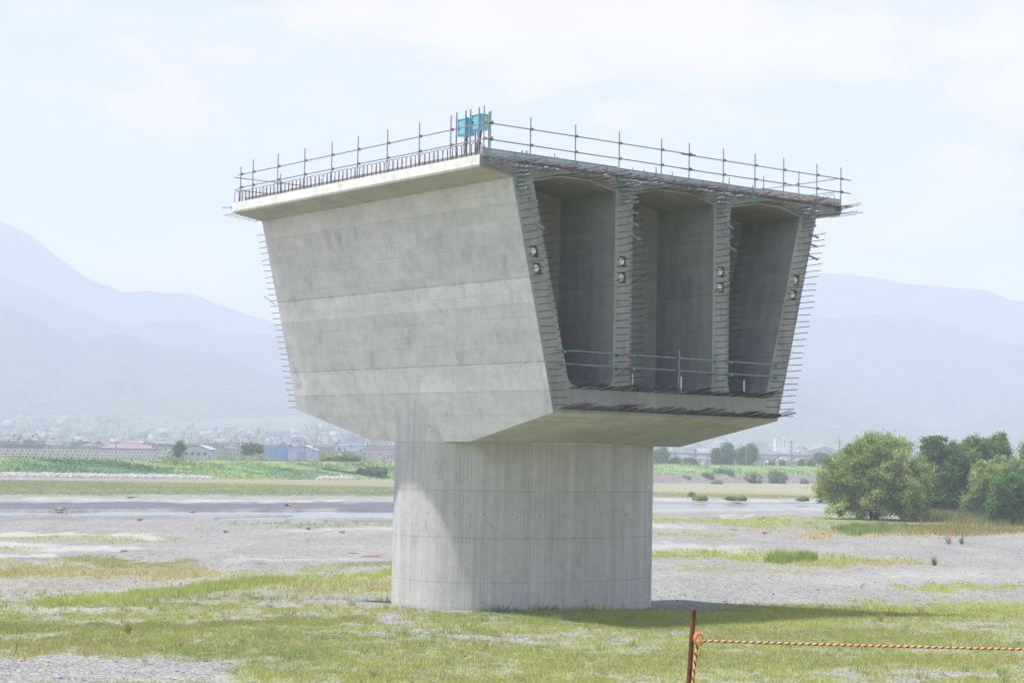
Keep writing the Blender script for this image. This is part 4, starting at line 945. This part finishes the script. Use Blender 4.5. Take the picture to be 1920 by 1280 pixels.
# ------------------------------------------------------------------ bushes and small trees
def bush(x, y, D, w, h, cols, label, seed, n=90, ls=.45, name='bush', cat='bush'):
    p = at(x, y, D); o = empty(name, p); tag(o, label, cat)
    if h < 2.: w *= 1.3; n *= 2
    hw = w/2; crown('crown', [(0, 0, h*(.5 if h > 2 else .25), hw*.85, hw*.8, h*.5), (-hw*.4, 0, h*.4, hw*.55, hw*.5, h*.38), (hw*.4, 0, h*.42, hw*.5, hw*.5, h*.4)], n, 30, ls, cols, seed, o, .5*h/3+.2, .2)
    if h > 2.: trunk_mesh(h*.8, .12+h*.015, 4, seed).build('trunk', M_bark, o)
def wpx(n, D): return n*D/FPX
BL = [(1240, 872, 690, 30, 33, DKG, 'dark tree rising right beside the column behind the levee', 'tree'), (1266, 873, 690, 19, 15, DKG, 'small round tree behind the levee, second from the column', 'tree'), (1294, 873, 690, 22, 16, DKG, 'small round tree behind the levee, third from the column', 'tree'),
      (1345, 872, 690, 22, 31, DKG, 'left half of the paired dark trees behind the levee, the lower one', 'tree'), (1364, 871, 690, 26, 39, DKG, 'taller dark tree of the touching pair behind the levee', 'tree'), (1393, 871, 690, 20, 31, DKG, 'dark tree behind the levee, lower left half of the second pair', 'tree'), (1408, 871, 690, 19, 37, DKG, 'dark pointed tree behind the levee, right half of the second pair', 'tree'),
      (1447, 873, 700, 7, 9, DKG, 'thin sapling on the levee road right of the second tree pair', 'tree'), (1466, 874, 700, 8, 11, DKG, 'second thin sapling on the levee road', 'tree'), (1502, 874, 700, 9, 13, DKG, 'third sapling on the levee road near the willow', 'tree'), (1521, 875, 700, 12, 15, DKG, 'bushy sapling on the levee road nearest the willow', 'tree'), (1540, 868, 760, 34, 20, DKG, 'dark thicket behind the levee touching the willow', 'tree'),
      (1287, 902, 575, 13, 12, MIDG, 'small green bush on the dark revetment nearest the column', 'bush'), (1325, 905, 585, 24, 20, MIDG, 'green bush on the dark revetment, left of the biggest one', 'bush'), (1358, 902, 600, 42, 26, MIDG, 'biggest spreading green bush on the dark revetment', 'bush'),
      (1414, 905, 600, 32, 19, WIL, 'round pale yellow bush on the dark revetment', 'bush'), (1457, 907, 610, 36, 27, MIDG, 'tall green bush on the dark revetment right of the pale one', 'bush'), (1508, 911, 615, 14, 13, MIDG, 'small green bush on the revetment near the willow', 'bush'), (1344, 914, 560, 20, 15, GRY, 'grey green bush on the grass below the revetment', 'bush'),
      (1313, 937, 315, 20, 6, WIL, 'low green bush on the river bank nearest the column', 'bush'), (1382, 937, 318, 34, 7, WIL, 'long low green bush on the river bank, middle', 'bush'), (1506, 938, 318, 18, 6, WIL, 'low green bush on the river bank near the willow', 'bush'), (1296, 929, 360, 8, 6, MIDG, 'tiny round bush on the tan grass behind the river', 'bush'),
      (335, 856, 520, 18, 29, DKG, 'tall narrow dark tree behind the left levee', 'tree'), (473, 852, 560, 46, 20, DKG, 'wide round dark tree clump behind the left levee', 'tree'), (652, 863, 505, 40, 11, MIDG, 'brownish bush on the levee crest next left of the column', 'bush'), (700, 889, 505, 64, 14, DKG, 'wide dark bush on the levee slope touching the column', 'bush'), (620, 862, 505, 34, 9, WIL, 'low olive bush on the levee crest, left of the brownish one', 'bush')]
for i, (x, y, D, w, h, cols, lab, cat) in enumerate(BL):
    big = cat == 'tree'; bush(x, y, D, wpx(w, D), wpx(h, D), cols, lab, 100+i, n=160 if w > 18 else 60, ls=max(.25, D/900.), name='tree' if big else 'bush', cat=cat)

# ------------------------------------------------------------------ the town
WALLS = [simple('wall_white', (.42, .43, .45)), simple('wall_cream', (.34, .32, .29)), simple('wall_grey', (.30, .32, .35)), simple('wall_tan', (.32, .28, .24))]
ROOFS = [simple('roof_slate', (.10, .11, .14)), simple('roof_blue', (.12, .17, .30)), simple('roof_red', (.30, .17, .15)), simple('roof_light', (.33, .34, .37)), simple('roof_brown', (.18, .13, .11))]
M_glass = simple('window_glass', (.05, .06, .08), .2)
def house_mesh(w, d, h, rh, wm, rm, hip=False):
    b = MB(); b.box(-w/2, w/2, -d/2, d/2, 0, h)
    o = .5
    if hip: b.add([(-w/2-o, -d/2-o, h), (w/2+o, -d/2-o, h), (w/2+o, d/2+o, h), (-w/2-o, d/2+o, h), (-w*.2, 0, h+rh), (w*.2, 0, h+rh)], [(0, 1, 5, 4), (1, 2, 5), (2, 3, 4, 5), (3, 0, 4), (3, 2, 1, 0)], 1)
    else: b.prism([(-d/2-o, h), (d/2+o, h), (0, h+rh)], -w/2-o, w/2+o, 'x', 1)
    for fl in range(int(h//2.7)):
        for k in range(int(w//2.5)): xx = -w/2+1.2+k*2.5; b.box(xx, xx+1.1, -d/2-.03, -d/2+.02, .9+fl*2.8, 2.1+fl*2.8, 2)
    return b.mesh('house', [wm, rm, M_glass])
HM = []
g = random.Random(4)
for k in range(14):
    HM.append(house_mesh(g.uniform(7, 11), g.uniform(6, 9), g.choice((3., 5.6, 5.8, 5.6)), g.uniform(1.5, 2.6), WALLS[(k*5+2) % 4], ROOFS[(0, 0, 1, 2, 0, 3, 4)[k % 7]], k % 3 == 0))
for k in range(4): HM.append(house_mesh(g.uniform(18, 34), g.uniform(12, 18), g.choice((6, 8.5, 11)), .8, WALLS[(0, 2)[k % 2]], ROOFS[3]))
# keep-out strips measured for the special buildings are handled by distance only
spots = []
def gz1(x, y): return float(ground_z(np.array([x]), np.array([y]))[0])
while len(spots) < 1400:
    D = 980*math.exp(g.random()**.85*1.08); xx = g.uniform(-.31, .31)*D
    a = xx/D
    dens = .95 if D < 1700 else max(.05, .8-(D-1700)/900)
    if a > -.02: dens *= .9
    if fbm(np.array([xx*.003]), np.array([D*.003]), 77, 3)[0] < .36: dens *= .25
    if g.random() < dens: spots.append((xx, D))
spots.sort(key=lambda s: s[1])
vis = [s for s in spots if abs(s[0]/s[1]) < .285 and not (-.055 < s[0]/s[1] < .07)]
indiv = set(vis[:290]); restm = MB()
for i, (x, D) in enumerate(spots):
    me = HM[g.randrange(14) if g.random() < .95 or D < 1500 else 14+g.randrange(4)]; rz = g.choice((0, PI/2))+g.gauss(.2, .2); z = gz1(x, D)-.4
    if (x, D) in indiv:
        o = link('house', me, None, (x, D, z)); o.rotation_euler = (0, 0, rz); tag(o, 'small hazy house among the many in the town beyond the levees', 'house', 'houses of the far town')
    else: restm.v; restm.f.append(None) if False else spots.__setitem__(i, (x, D, z, rz, g.randrange(5), g.uniform(6, 12), g.uniform(2.8, 6)))
V = []; F = []; Cc = []
RC = [(.28, .29, .31), (.20, .20, .20), (.12, .14, .17), (.22, .16, .15), (.40, .40, .41)]
for s in spots:
    if len(s) == 2: continue
    x, D, z, rz, c, w, h = s; c_, s_ = math.cos(rz), math.sin(rz); d = w*.7; b0 = len(V)
    for (a, b_, q) in ((-w/2, -d/2, 0), (w/2, -d/2, 0), (w/2, d/2, 0), (-w/2, d/2, 0), (-w/2, -d/2, h), (w/2, -d/2, h), (w/2, d/2, h), (-w/2, d/2, h)): V.append((x+a*c_-b_*s_, D+a*s_+b_*c_, z+q)); Cc.append(RC[c] if q == 0 else tuple(v*.8 for v in RC[(c*2+1) % 5]))
    for f in ((0, 1, 5, 4), (1, 2, 6, 5), (2, 3, 7, 6), (3, 0, 4, 7), (4, 5, 6, 7)): F.append([b0+i for i in f])
t = NT('town_paint'); M_town = t.end(t.bsdf(t.new('VertexColor', layer_name='col').outputs[0], .8))
tag(link('distant_houses', npmesh('distant_houses', np.array(V), np.array(F), M_town, np.array(Cc))), 'countless tiny pale houses farther off on the hazy plain', None, None, 'stuff')
# tree clumps in the town
lo = []
Pn = []; Sz = []
gg = np.random.default_rng(5)
for k in range(620):
    D = 760*math.exp(gg.random()*1.35); x = gg.uniform(-.31, .31)*D; z = gz1(x, D); s = gg.uniform(2.5, 7)*(1+D/5000)
    m = 110; q = gg.normal(size=(m, 3))*np.array([s*1.3, s*.8, s*.45]); q[:, 2] = np.abs(q[:, 2])
    Pn.append(q+np.array([x, D, z])); Sz.append(np.full(m, s*.28))
Pn = np.concatenate(Pn); Sz = np.concatenate(Sz); V, F, Cc = leaves(Pn, 1., np.array(MIDG)[gg.integers(0, 3, len(Pn))]*.75, 3)
V = (V.reshape(-1, 4, 3)-Pn[:, None])*Sz[:, None, None]+Pn[:, None]
tag(link('town_trees', npmesh('town_trees', V.reshape(-1, 3), F, M_leaf, Cc)), 'dark clumps of trees scattered through the far town', None, None, 'stuff')
# particular buildings
def building(name, x, ybase, D, wp, hp, mk_, label, cat='building', base=None):
    p = at(x, ybase, D); o = empty(name, p); tag(o, label, cat); w = wpx(wp, D); h = wpx(hp, D); mk_(o, w, h); return o
def gable(wm, rm, dr=.35, depth=14, front=True):
    def f(o, w, h):
        e = h*(1-dr); b = MB(); b.box(-w/2, w/2, 0, depth, -6, e); b.prism([(-w/2, e), (w/2, e), (0, h)], 0.02, depth-.02, 'y'); b.build('wall', wm, o)
        b = MB(); t_ = .25
        b.add([(-w/2-.6, -.5, e-.2), (0, -.5, h), (0, depth+.5, h), (-w/2-.6, depth+.5, e-.2), (-w/2-.6, -.5, e-.2+t_), (0, -.5, h+t_), (0, depth+.5, h+t_), (-w/2-.6, depth+.5, e-.2+t_)], [(0, 1, 2, 3), (4, 7, 6, 5), (0, 4, 5, 1), (3, 2, 6, 7), (0, 3, 7, 4), (1, 5, 6, 2)])
        b.add([(w/2+.6, -.5, e-.2), (0, -.5, h), (0, depth+.5, h), (w/2+.6, depth+.5, e-.2), (w/2+.6, -.5, e-.2+t_), (0, -.5, h+t_), (0, depth+.5, h+t_), (w/2+.6, depth+.5, e-.2+t_)], [(0, 3, 2, 1), (4, 5, 6, 7), (0, 1, 5, 4), (3, 7, 6, 2), (0, 4, 7, 3), (1, 2, 6, 5)])
        b.build('roof', rm, o)
        if front: b = MB(); b.box(-w*.16, w*.16, -.12, -.02, -6, e*.62); b.build('door', M_door, o)
    return f
M_door = simple('grey_blue_shutter', (.22, .28, .38))
def arch(wm, rm, depth=20):
    def f(o, w, h):
        e = h*.6; n = 12; top = [(-w/2+w*k/n, e+(h-e)*math.sin(PI*k/n)) for k in range(n+1)]
        b = MB(); b.prism([(-w/2, -6)]+[(a*.99, z-.25) for a, z in top]+[(w/2, -6)], 0, depth, 'y'); b.build('wall', wm, o)
        b = MB()
        for (a, z), (a2, z2) in zip(top, top[1:]): b.add([(a, -.5, z), (a2, -.5, z2), (a2, depth+.5, z2), (a, depth+.5, z), (a, -.5, z+.3), (a2, -.5, z2+.3), (a2, depth+.5, z2+.3), (a, depth+.5, z+.3)], [(0, 1, 2, 3), (7, 6, 5, 4), (0, 4, 5, 1), (3, 2, 6, 7)])
        b.build('roof', rm, o)
        for k in range(4): xx = -w*.38+k*w*.22; b = MB(); b.box(xx, xx+w*.12, -.1, -.02, e*.25, e*.7); b.build('window', M_glass, o)
    return f
def hiproof(wm, rm, depth=30, eave=.25):
    def f(o, w, h):
        e = h*eave; b = MB(); b.box(-w/2+1, w/2-1, 1, depth-1, -6, e); b.build('wall', wm, o)
        b = MB(); b.add([(-w/2, 0, e), (w/2, 0, e), (w/2, depth, e), (-w/2, depth, e), (-w*.04, depth*.5, h), (w*.04, depth*.5, h)], [(0, 1, 5, 4), (1, 2, 5), (2, 3, 4, 5), (3, 0, 4), (3, 2, 1, 0)]); b.build('roof', rm, o)
    return f
def block(wm, steps=((-.5, .5, 1.),), rows=0, wid=2.2, depth=12, band=None):
    def f(o, w, h):
        b = MB()
        for i, (a, c, hh) in enumerate(steps): b.box(a*w, c*w, i*.05, depth+i*.05, -6, hh*h)
        b.build('wall', wm, o)
        b = MB()
        for i, (a, c, hh) in enumerate(steps): b.box(a*w-.3, c*w+.3, -.3+i*.05, depth+.3-i*.05, hh*h, hh*h+.35)
        b.build('roof', ROOFS[3], o)
        for r in range(rows):
            for k in range(int(w/wid)):
                xx = -w/2+.6+k*wid; zz = h*.9*(r+.35)/rows
                if not any(a*w < xx and xx+1.3 < c*w and zz+1.2 < hh*h for a, c, hh in steps): continue
                q = MB(); q.box(xx, xx+1.3, -.1, -.04, zz, zz+1.1); q.build('window', M_glass, o)
        if band: b = MB(); b.box(-w/2, w/2, -.12, -.05, h*.62, h*.7); b.build('stripe', band, o)
    return f
M_mauve = simple('mauve_roof', (.21, .14, .17)); M_maroon = simple('maroon_wall', (.24, .13, .15)); M_pgreen = simple('pale_green_wall', (.45, .55, .50)); M_sblue = simple('blue_sheet', (.17, .30, .52)); M_teal = simple('teal_sheet', (.20, .38, .44)); M_bluegrey = simple('blue_grey_sheet', (.38, .44, .52)); M_pink = simple('pinkish_wall', (.55, .44, .45)); M_cream2 = simple('cream_render', (.8, .76, .68)); M_dred = simple('dull_red', (.5, .16, .14))
building('hall', 232, 845, 760, 100, 20, hiproof(M_bluegrey, M_mauve), 'wide hall with a low mauve pyramid roof behind the block wall')
building('building', 38, 842, 800, 62, 16, block(M_maroon, ((-.5, .5, .6), (.08, .26, 1.)), 1), 'maroon flat building with a raised part at the far left')
building('warehouse', 366, 856, 780, 54, 21, arch(M_pgreen, ROOFS[3]), 'pale green warehouse with an arched roof behind the left levee')
building('shed', 512, 854, 700, 24, 16, block(M_teal, ((-.5, .2, 1.), (.2, .5, .85))), 'teal sheet metal shed left of the blue one')
building('shed', 530, 854, 690, 18, 19, block(M_sblue, ((-.5, .5, 1.),)), 'blue sheet metal shed between the teal shed and the gabled one')
building('warehouse', 565, 854, 680, 50, 20, gable(M_bluegrey, ROOFS[3], .45), 'blue grey gabled warehouse with a wide shutter behind the levee')
building('factory', 710, 855, 900, 60, 19, block(M_pink, ((-.5, .5, .95),), 0, band=M_dred), 'pinkish long factory with a red stripe beside the column')
building('hall', 560, 830, 1500, 34, 12, arch(WALLS[0], ROOFS[3]), 'white hall with an arched roof farther back above the gabled warehouse')
building('apartment_building', 602, 832, 1500, 22, 18, block(M_cream2, ((-.5, .5, .8), (-.3, .1, 1.)), 3, 3.5), 'pale stepped apartment block above the left levee beside the leaning mast')
building('factory', 662, 834, 1300, 36, 15, block(WALLS[0], ((-.5, .5, .8), (-.3, .4, 1.))), 'white two step factory roof left of the column')
building('hospital', 1466, 838, 1900, 24, 20, block(M_cream2, ((-.5, .5, .82), (.2, .5, 1.), (-.45, -.1, .9)), 4, 4.), 'cream multi storey building, tallest in the hazy town right of the pier')
building('factory', 1420, 842, 1700, 40, 12, block(WALLS[0], ((-.5, .5, .8), (-.3, -.2, 1.), (0, .1, 1.))), 'long low white factory left of the cream tall building')
building('warehouse', 1545, 848, 1300, 50, 11, gable(M_pink, ROOFS[3], .6, 14, False), 'low pinkish roofed warehouse beside the willow')
building('building', 1416, 850, 1100, 14, 7, block(simple('green_sheet', (.10, .40, .30))), 'small green sheet building behind the paired trees')
# elevated line
b_ = empty('viaduct', at(300, 833, 1000)); tag(b_, 'long thin elevated road crossing the town behind the levees', 'viaduct')
p0 = at(-250, 826.5, 1000); p1 = at(1600, 858, 1150); base = Vector(b_.location)
A, B = Vector(p0)-base, Vector(p1)-base
b = MB(); n = Vector((0, 4, 0)); up = Vector((0, 0, 1.3))
b.add([A, B, B+n, A+n, A+up, B+up, B+n+up, A+n+up], [(0, 1, 5, 4), (1, 2, 6, 5), (2, 3, 7, 6), (3, 0, 4, 7), (4, 5, 6, 7), (3, 2, 1, 0)]); b.build('deck', simple('dark_steel', (.16, .20, .26)), b_)
for k in range(14):
    q = A.lerp(B, (k+.5)/14); b = MB(); b.box(q.x-.8, q.x+.8, q.y+1, q.y+3, -14, q.z); b.build('pillar', simple('pillar_grey', (.35, .36, .38)) if k == 0 else bpy.data.materials['pillar_grey'], b_)
# utility poles and wires
M_pole = simple('pole_grey', (.20, .20, .20))
def upole(x, yt, yb, D, arms, label):
    p = at(x, yb, D); o = empty('utility_pole', p); tag(o, label, 'utility pole', 'utility poles beyond the levees'); h = wpx(yb-yt, D)+1; s = D/700
    b = MB(); b.tube([(0, 0, -2), (0, 0, h-1)], [.26*s, .16*s], 8); b.build('mast', M_pole, o)
    for k in range(arms): b = MB(); b.box(-1.5*s, 1.5*s, -.1, .1, h-1.9-k*1.1*s, h-1.72-k*1.1*s); b.build('crossarm', M_pole, o)
for a in ((36, 818, 842, 640, 1, 'utility pole above the maroon building at the far left'), (217, 826, 842, 640, 1, 'utility pole in front of the mauve pyramid roof'), (446, 827, 851, 640, 2, 'utility pole with two crossarms left of the round dark clump'), (571, 828, 853, 640, 2, 'utility pole in front of the gabled warehouse'),
          (1303, 840, 872, 700, 1, 'thin pole right beside the third small tree from the column'), (1326, 848, 871, 700, 1, 'thin pole left of the paired dark trees'), (1399, 838, 872, 660, 0, 'thin pole in front of the second pair of trees'), (1421, 848, 872, 720, 0, 'thin pole right of the second pair of trees'), (1484, 825, 872, 720, 1, 'tall thin pole under the cream tall building'), (1574, 822, 862, 760, 2, 'tall lattice like pole left of the willow crown'), (1774, 818, 850, 780, 2, 'pole rising above the dip between willow and grove')): upole(*a)
o = empty('leaning_mast', at(584, 851, 560)); tag(o, 'thin pale leaning mast above the gabled warehouse', 'mast')
q = Vector(at(597, 806, 560))-Vector(at(584, 851, 560)); b = MB(); b.tube([(0, 0, -1), q], [.14, .07], 8); b.build('mast', M_pole, o); b = MB(); b.tube([q+Vector((-.1, 0, -.9)), q+Vector((.6, 0, -.6))], .06, 6); b.build('bracket', M_pole, o)
o = empty('distance_post', at(1380, 886, 590)); tag(o, 'short white post standing on the green levee right of the pier', 'post'); b = MB(); b.tube([(0, 0, -.5), (0, 0, 2.1)], .11, 8); b.build('shaft', WALLS[0], o); b = MB(); b.box(-.2, .2, -.1, .1, 2.1, 2.5); b.build('cap', WALLS[0], o)
b = MB(); prev = None
W_ = [(-250, 824), (36, 822), (217, 829), (446, 830), (571, 831), (760, 834)]
for (x0, y0), (x1, y1) in zip(W_, W_[1:]):
    pts = []
    for k in range(13):
        u = k/12; q = at(x0+(x1-x0)*u, y0+(y1-y0)*u, 640); q[2] -= 1.2*4*u*(1-u)*.6; pts.append(q)
    b.tube(pts, .07, 5)
tag(b.build('power_line', M_black), 'sagging black power line strung between the poles over the left levee', 'power line')

# ------------------------------------------------------------------ mountains
def sil(pts, x): a = np.array(pts, float); return np.interp(x, a[:, 0], a[:, 1])
SFAR = [(-900, 420), (-400, 400), (-150, 400), (0, 425), (60, 450), (110, 490), (170, 530), (235, 553), (262, 551), (282, 549), (305, 554), (345, 553), (375, 560), (400, 570), (450, 588), (500, 602), (560, 618), (640, 650), (800, 660), (1100, 600), (1300, 545), (1480, 516), (1530, 515), (1600, 519), (1650, 528), (1700, 539), (1740, 542), (1790, 548), (1840, 552), (1880, 570), (1920, 580), (2050, 600), (2300, 640), (2800, 560)]
SMID = [(-900, 520), (-300, 545), (-100, 568), (0, 580), (50, 590), (90, 612), (130, 635), (155, 646), (180, 638), (215, 627), (245, 631), (290, 648), (350, 656), (420, 668), (480, 690), (540, 715), (600, 735), (700, 772), (1000, 790), (1250, 700), (1400, 672), (1480, 690), (1511, 711), (1578, 741), (1637, 765), (1697, 780), (1735, 809), (1790, 800), (1850, 775), (1920, 752), (2100, 700), (2800, 660)]
SLAY = [(-900, 470), (-300, 500), (0, 520), (120, 570), (220, 612), (330, 604), (370, 612), (430, 625), (500, 625), (560, 648), (640, 690), (900, 740), (1300, 620), (1500, 600), (1700, 590), (1850, 640), (1920, 660), (2300, 700), (2800, 620)]
azm = np.radians(np.concatenate([np.arange(-34, -18, .5), np.arange(-18, 18.5, .07), np.arange(19, 35, .5)]))
rm = np.concatenate([np.linspace(2100, 2700, 12), np.linspace(2740, 5100, 95)])
MX, MY, MF = polar_grid(rm, azm); Rr = np.sqrt(MX**2+MY**2)
xpix = 960+FPX*np.arctan2(MX, MY)*1.008
hor = 855.2+(xpix-960)*.0204
def ridge(S, R, w0, w1, seed, p=1.):
    Hh = H+(hor-sil(S, xpix))/FPX*R; jit = (fbm(MX*.0006, MY*.0006, seed, 5)-.5)
    q = np.where(Rr < R, (R-Rr)/w0, (Rr-R)/w1); spur = (fbm(MX*.0016+Rr*.0002, MY*.0011, seed+4, 5)-.5)
    q = q+spur*.45*np.clip(q*4, 0, 1); return Hh*np.clip(1-q, 0, 1.0)**p
base = ground_z(MX, MY)-5*(1-sstep(2600, 2900, Rr))
MZ = np.maximum.reduce([base, ridge(SMID, 3300, 850, 700, 3, 1.15), ridge(SLAY, 3950, 700, 600, 9), ridge(SFAR, 4700, 1000, 400, 14)])
MZ = np.where(Rr > 5000, -5, MZ)
t = NT('forest_slope'); pos = t.new('NewGeometry').outputs['Position']
n1 = t.noise(pos, .007, 8, .65); n2 = t.noise(pos, .03, 4, .6)
c = t.mix(t.ramp(n1, .35, .65), (.035, .06, .03), (.085, .12, .05)); c = t.mix(t.ramp(n2, .62, .72, 0, .6), c, (.3, .29, .25))
zz = t.new('SeparateXYZ', i={0: pos}).outputs[2]
c2 = t.mix(t.ramp(n1, .35, .65), (.03, .055, .03), (.07, .10, .045)); c = t.mix(t.ramp(zz, 70, 160), c, c2)
M_forest = t.end(t.bsdf(c, .95, 0, n2, .8, 20., Specular_IOR_Level=.1))
tag(link('mountains', npmesh('mountains', np.stack([MX, MY, MZ], 1), MF, M_forest, None, True)), kind='structure')

# ------------------------------------------------------------------ post and rope in the foreground
t = NT('rusty_pipe'); oc = t.new('TexCoord').outputs['Object']; n1 = t.noise(oc, 40, 6, .7); n2 = t.noise(oc, 9, 4)
M_rust = t.end(t.bsdf(t.mix(t.ramp(n1, .35, .65), (.075, .03, .022), (.19, .08, .05)), .85, .1, n1, .4, .002))
M_or = simple('orange_plastic', (.78, .24, .08), .45, 0, .08, 60); M_or2 = simple('orange_strand', (.72, .36, .19), .6, 0, .15, 90); M_blk2 = simple('black_strand', (.012, .012, .018), .6, 0, .1, 90)
gp = gz1(1.12, 12.)
post = empty('fence_post', (1.122, 12, gp)); tag(post, 'rusty leaning pipe post in the near right foreground', 'post')
b = MB(); b.tube([(0, 0, -.3), (.066, 0, 5.548-gp)], .0158, 20); b.tube([(.0655, 0, 5.546-gp), (.0665, 0, 5.558-gp)], [.0165, .0165], 20); b.build('pipe', M_rust, post, smooth=False)
b = MB()
for k, (r, dx, dy) in enumerate(((.036, 0, 0), (.033, .006, -.008), (.030, .010, .009))):
    pts = []
    for i in range(29): a = 2*PI*i/28; pts.append((.094+dx+r*.86*math.cos(a), -.024+dy+.018*math.cos(a), 5.374-gp+r*1.12*math.sin(a)-.004*k))
    b.tube(pts, .0042, 8, caps=False)
b.build('ring', M_or, post, smooth=True)
def rope(path, r, pitch, b):
    # path: list of Vectors, densely resampled
    pts = []; 
    for a, c in zip(path, path[1:]):
        n = max(1, int((c-a).length/(pitch/14)))
        for k in range(n): pts.append(a.lerp(c, k/n))
    pts.append(path[-1]); s = 0.; fr = []
    up = Vector((0, 1, 0))
    for i, p in enumerate(pts):
        d = (pts[min(i+1, len(pts)-1)]-pts[max(0, i-1)]).normalized(); a = d.cross(up).normalized(); c = a.cross(d)
        fr.append((p, a, c, s)); s += (pts[min(i+1, len(pts)-1)]-p).length
    for st in range(3):
        q = [p+(a*math.cos(2*PI*(s/pitch+st/3))+c*math.sin(2*PI*(s/pitch+st/3)))*r*.52 for p, a, c, s in fr]
        b.tube(q, r*.56, 6, mi=1 if st == 0 else 0)
b = MB(); x0 = 1.243
path = [Vector((1.225, 11.975, 5.352)), Vector((1.262, 11.975, 5.3598))]
for k in range(1, 31): u = k/30; path.append(Vector((1.262+2.75*u, 11.985+.02*u, 5.3598-.012*u-.05*u*(1-u)*.5)))
rope(path, .0080, .0445, b)
rope([Vector((1.232, 11.968, 5.350)), Vector((1.212, 11.966, 5.335)), Vector((1.203, 11.966, 5.28)), Vector((1.188, 11.966, 5.12)), Vector((1.165, 11.967, 4.85)), Vector((1.15, 11.97, gp+.02))], .0092, .052, b)
tag(b.build('rope', [M_or2, M_blk2], smooth=True), 'orange and black twisted rope running right from the ring on the rusty post', 'rope')

# ------------------------------------------------------------------ light, sky, haze
KX, KY = .30, -.165
sd = ex*KX+ey*KY; sun_dir = Vector((-sd.x, -sd.y, 1)).normalized()      # towards the sun
sl = bpy.data.lights.new('sun', 'SUN'); sl.energy = 5.0; sl.angle = R_(.8); sl.color = (1., .96, .93)
so = bpy.data.objects.new('sun', sl); col.objects.link(so); so.rotation_euler = (-sun_dir).to_track_quat('-Z', 'Y').to_euler(); so.location = (-20, -10, 60)
w = bpy.data.worlds.new('World'); sc.world = w; w.use_nodes = True; nt = w.node_tree; nt.nodes.clear()
T = NT.__new__(NT); T.t = nt; T.n = nt.nodes; T.out = nt.nodes.new('ShaderNodeOutputWorld')
sky = T.new('TexSky', sky_type='NISHITA', sun_disc=False, sun_elevation=math.asin(sun_dir.z), sun_rotation=math.atan2(sun_dir.x, sun_dir.y), air_density=1.3, dust_density=3., altitude=200)
gen = T.new('TexCoord').outputs['Generated']; s3 = T.new('SeparateXYZ', i={0: gen}); zz = s3.outputs[2]
dv = T.m('ADD', T.m('MAXIMUM', zz, 0.), .22)
cv = T.new('CombineXYZ', i={0: T.m('DIVIDE', s3.outputs[0], dv), 1: T.m('DIVIDE', s3.outputs[1], dv), 2: T.m('MULTIPLY', zz, 3.)}).outputs[0]
n1 = T.noise(T.mapv(cv, 1., .7, 1.6, (2.9, 1.4, .3)), 2.6, 9, .56); n2 = T.noise(T.mapv(cv, 1, 1, 1, (4.1, 2.2, .6)), 5.5, 7, .6)
f = T.m('ADD', T.m('MULTIPLY', n1, .8), T.m('MULTIPLY', n2, .2))
cover = T.ramp(f, .465, .555)
low = T.ramp(zz, .08, .20, 1., .0)       # thicker cloud and haze towards the horizon
cover = T.m('MAXIMUM', cover, T.m('MULTIPLY', low, .85))
high = T.ramp(zz, .28, .75)
cover = T.m('MULTIPLY', cover, T.m('SUBTRACT', 1., T.m('MULTIPLY', high, .88)))
dotn = T.new('VectorMath', operation='DOT_PRODUCT', i={0: gen, 1: tuple(sun_dir)}).outputs[1]
glow = T.m('POWER', T.m('MAXIMUM', dotn, 0.), 6.)
glow2 = T.m('POWER', T.m('MAXIMUM', dotn, 0.), 60.)
side = T.m('MAXIMUM', T.new('VectorMath', operation='DOT_PRODUCT', i={0: gen, 1: (-.93, -.12, .33)}).outputs[1], 0.)
side = T.m('MULTIPLY', T.m('POWER', T.m('MAXIMUM', T.m('SUBTRACT', side, .2), 0.), 1.3), 16.)  # added sky brightness out of view on the left, fill for left-facing walls
cb = T.m('ADD', T.m('ADD', T.ramp(n2, .35, .65, -.35, .3), T.ramp(n1, .38, .62, -.7, .5)), T.m('ADD', T.m('ADD', 5.3, side), T.m('MULTIPLY', glow, 1.)))
cloud = T.mix(1., (1., 1., 1.), T.new('CombineColor', i={0: T.m('MULTIPLY', cb, 1.13), 1: T.m('MULTIPLY', cb, .97), 2: T.m('MULTIPLY', cb, 1.04)}).outputs[0], 'MULTIPLY')
clear = T.mix(.85, T.mix(1., sky.outputs[0], (1., 1., 1.), 'MULTIPLY'), T.mix(high, (4.0, 4.65, 5.7), (.8, 1.5, 2.8)))
sk = T.mix(cover, clear, cloud)
sk = T.mix(T.m('GREATER_THAN', zz, -.02), (5., 5.3, 5.4), sk)
bg = T.new('Background', i={0: sk, 1: .095}); nt.links.new(bg.outputs[0], T.out.inputs[0])
# haze
b = MB(); b.box(-6000, 6000, -6000, 6000, -6, 620); hz = b.build('haze', []); hz.data.materials.clear()
t = NT('haze_air'); pv = t.new('VolumePrincipled', i={'Color': (.77, .845, 1., 1), 'Density': 4.2e-4, 'Anisotropy': .0}); t.t.links.new(pv.outputs[0], t.out.inputs['Volume']); hz.data.materials.append(t.mat)
tag(hz, kind='stuff')

# ------------------------------------------------------------------ render settings
sc.render.engine = 'CYCLES'; cy = sc.cycles
cy.max_bounces = 8; cy.diffuse_bounces = 4; cy.glossy_bounces = 2; cy.transparent_max_bounces = 12; cy.volume_bounces = 1; cy.use_denoising = True
cy.sample_clamp_indirect = 6
vs = sc.view_settings; vs.view_transform = 'Standard'; vs.look = 'None'; vs.exposure = 0.80; vs.gamma = 1
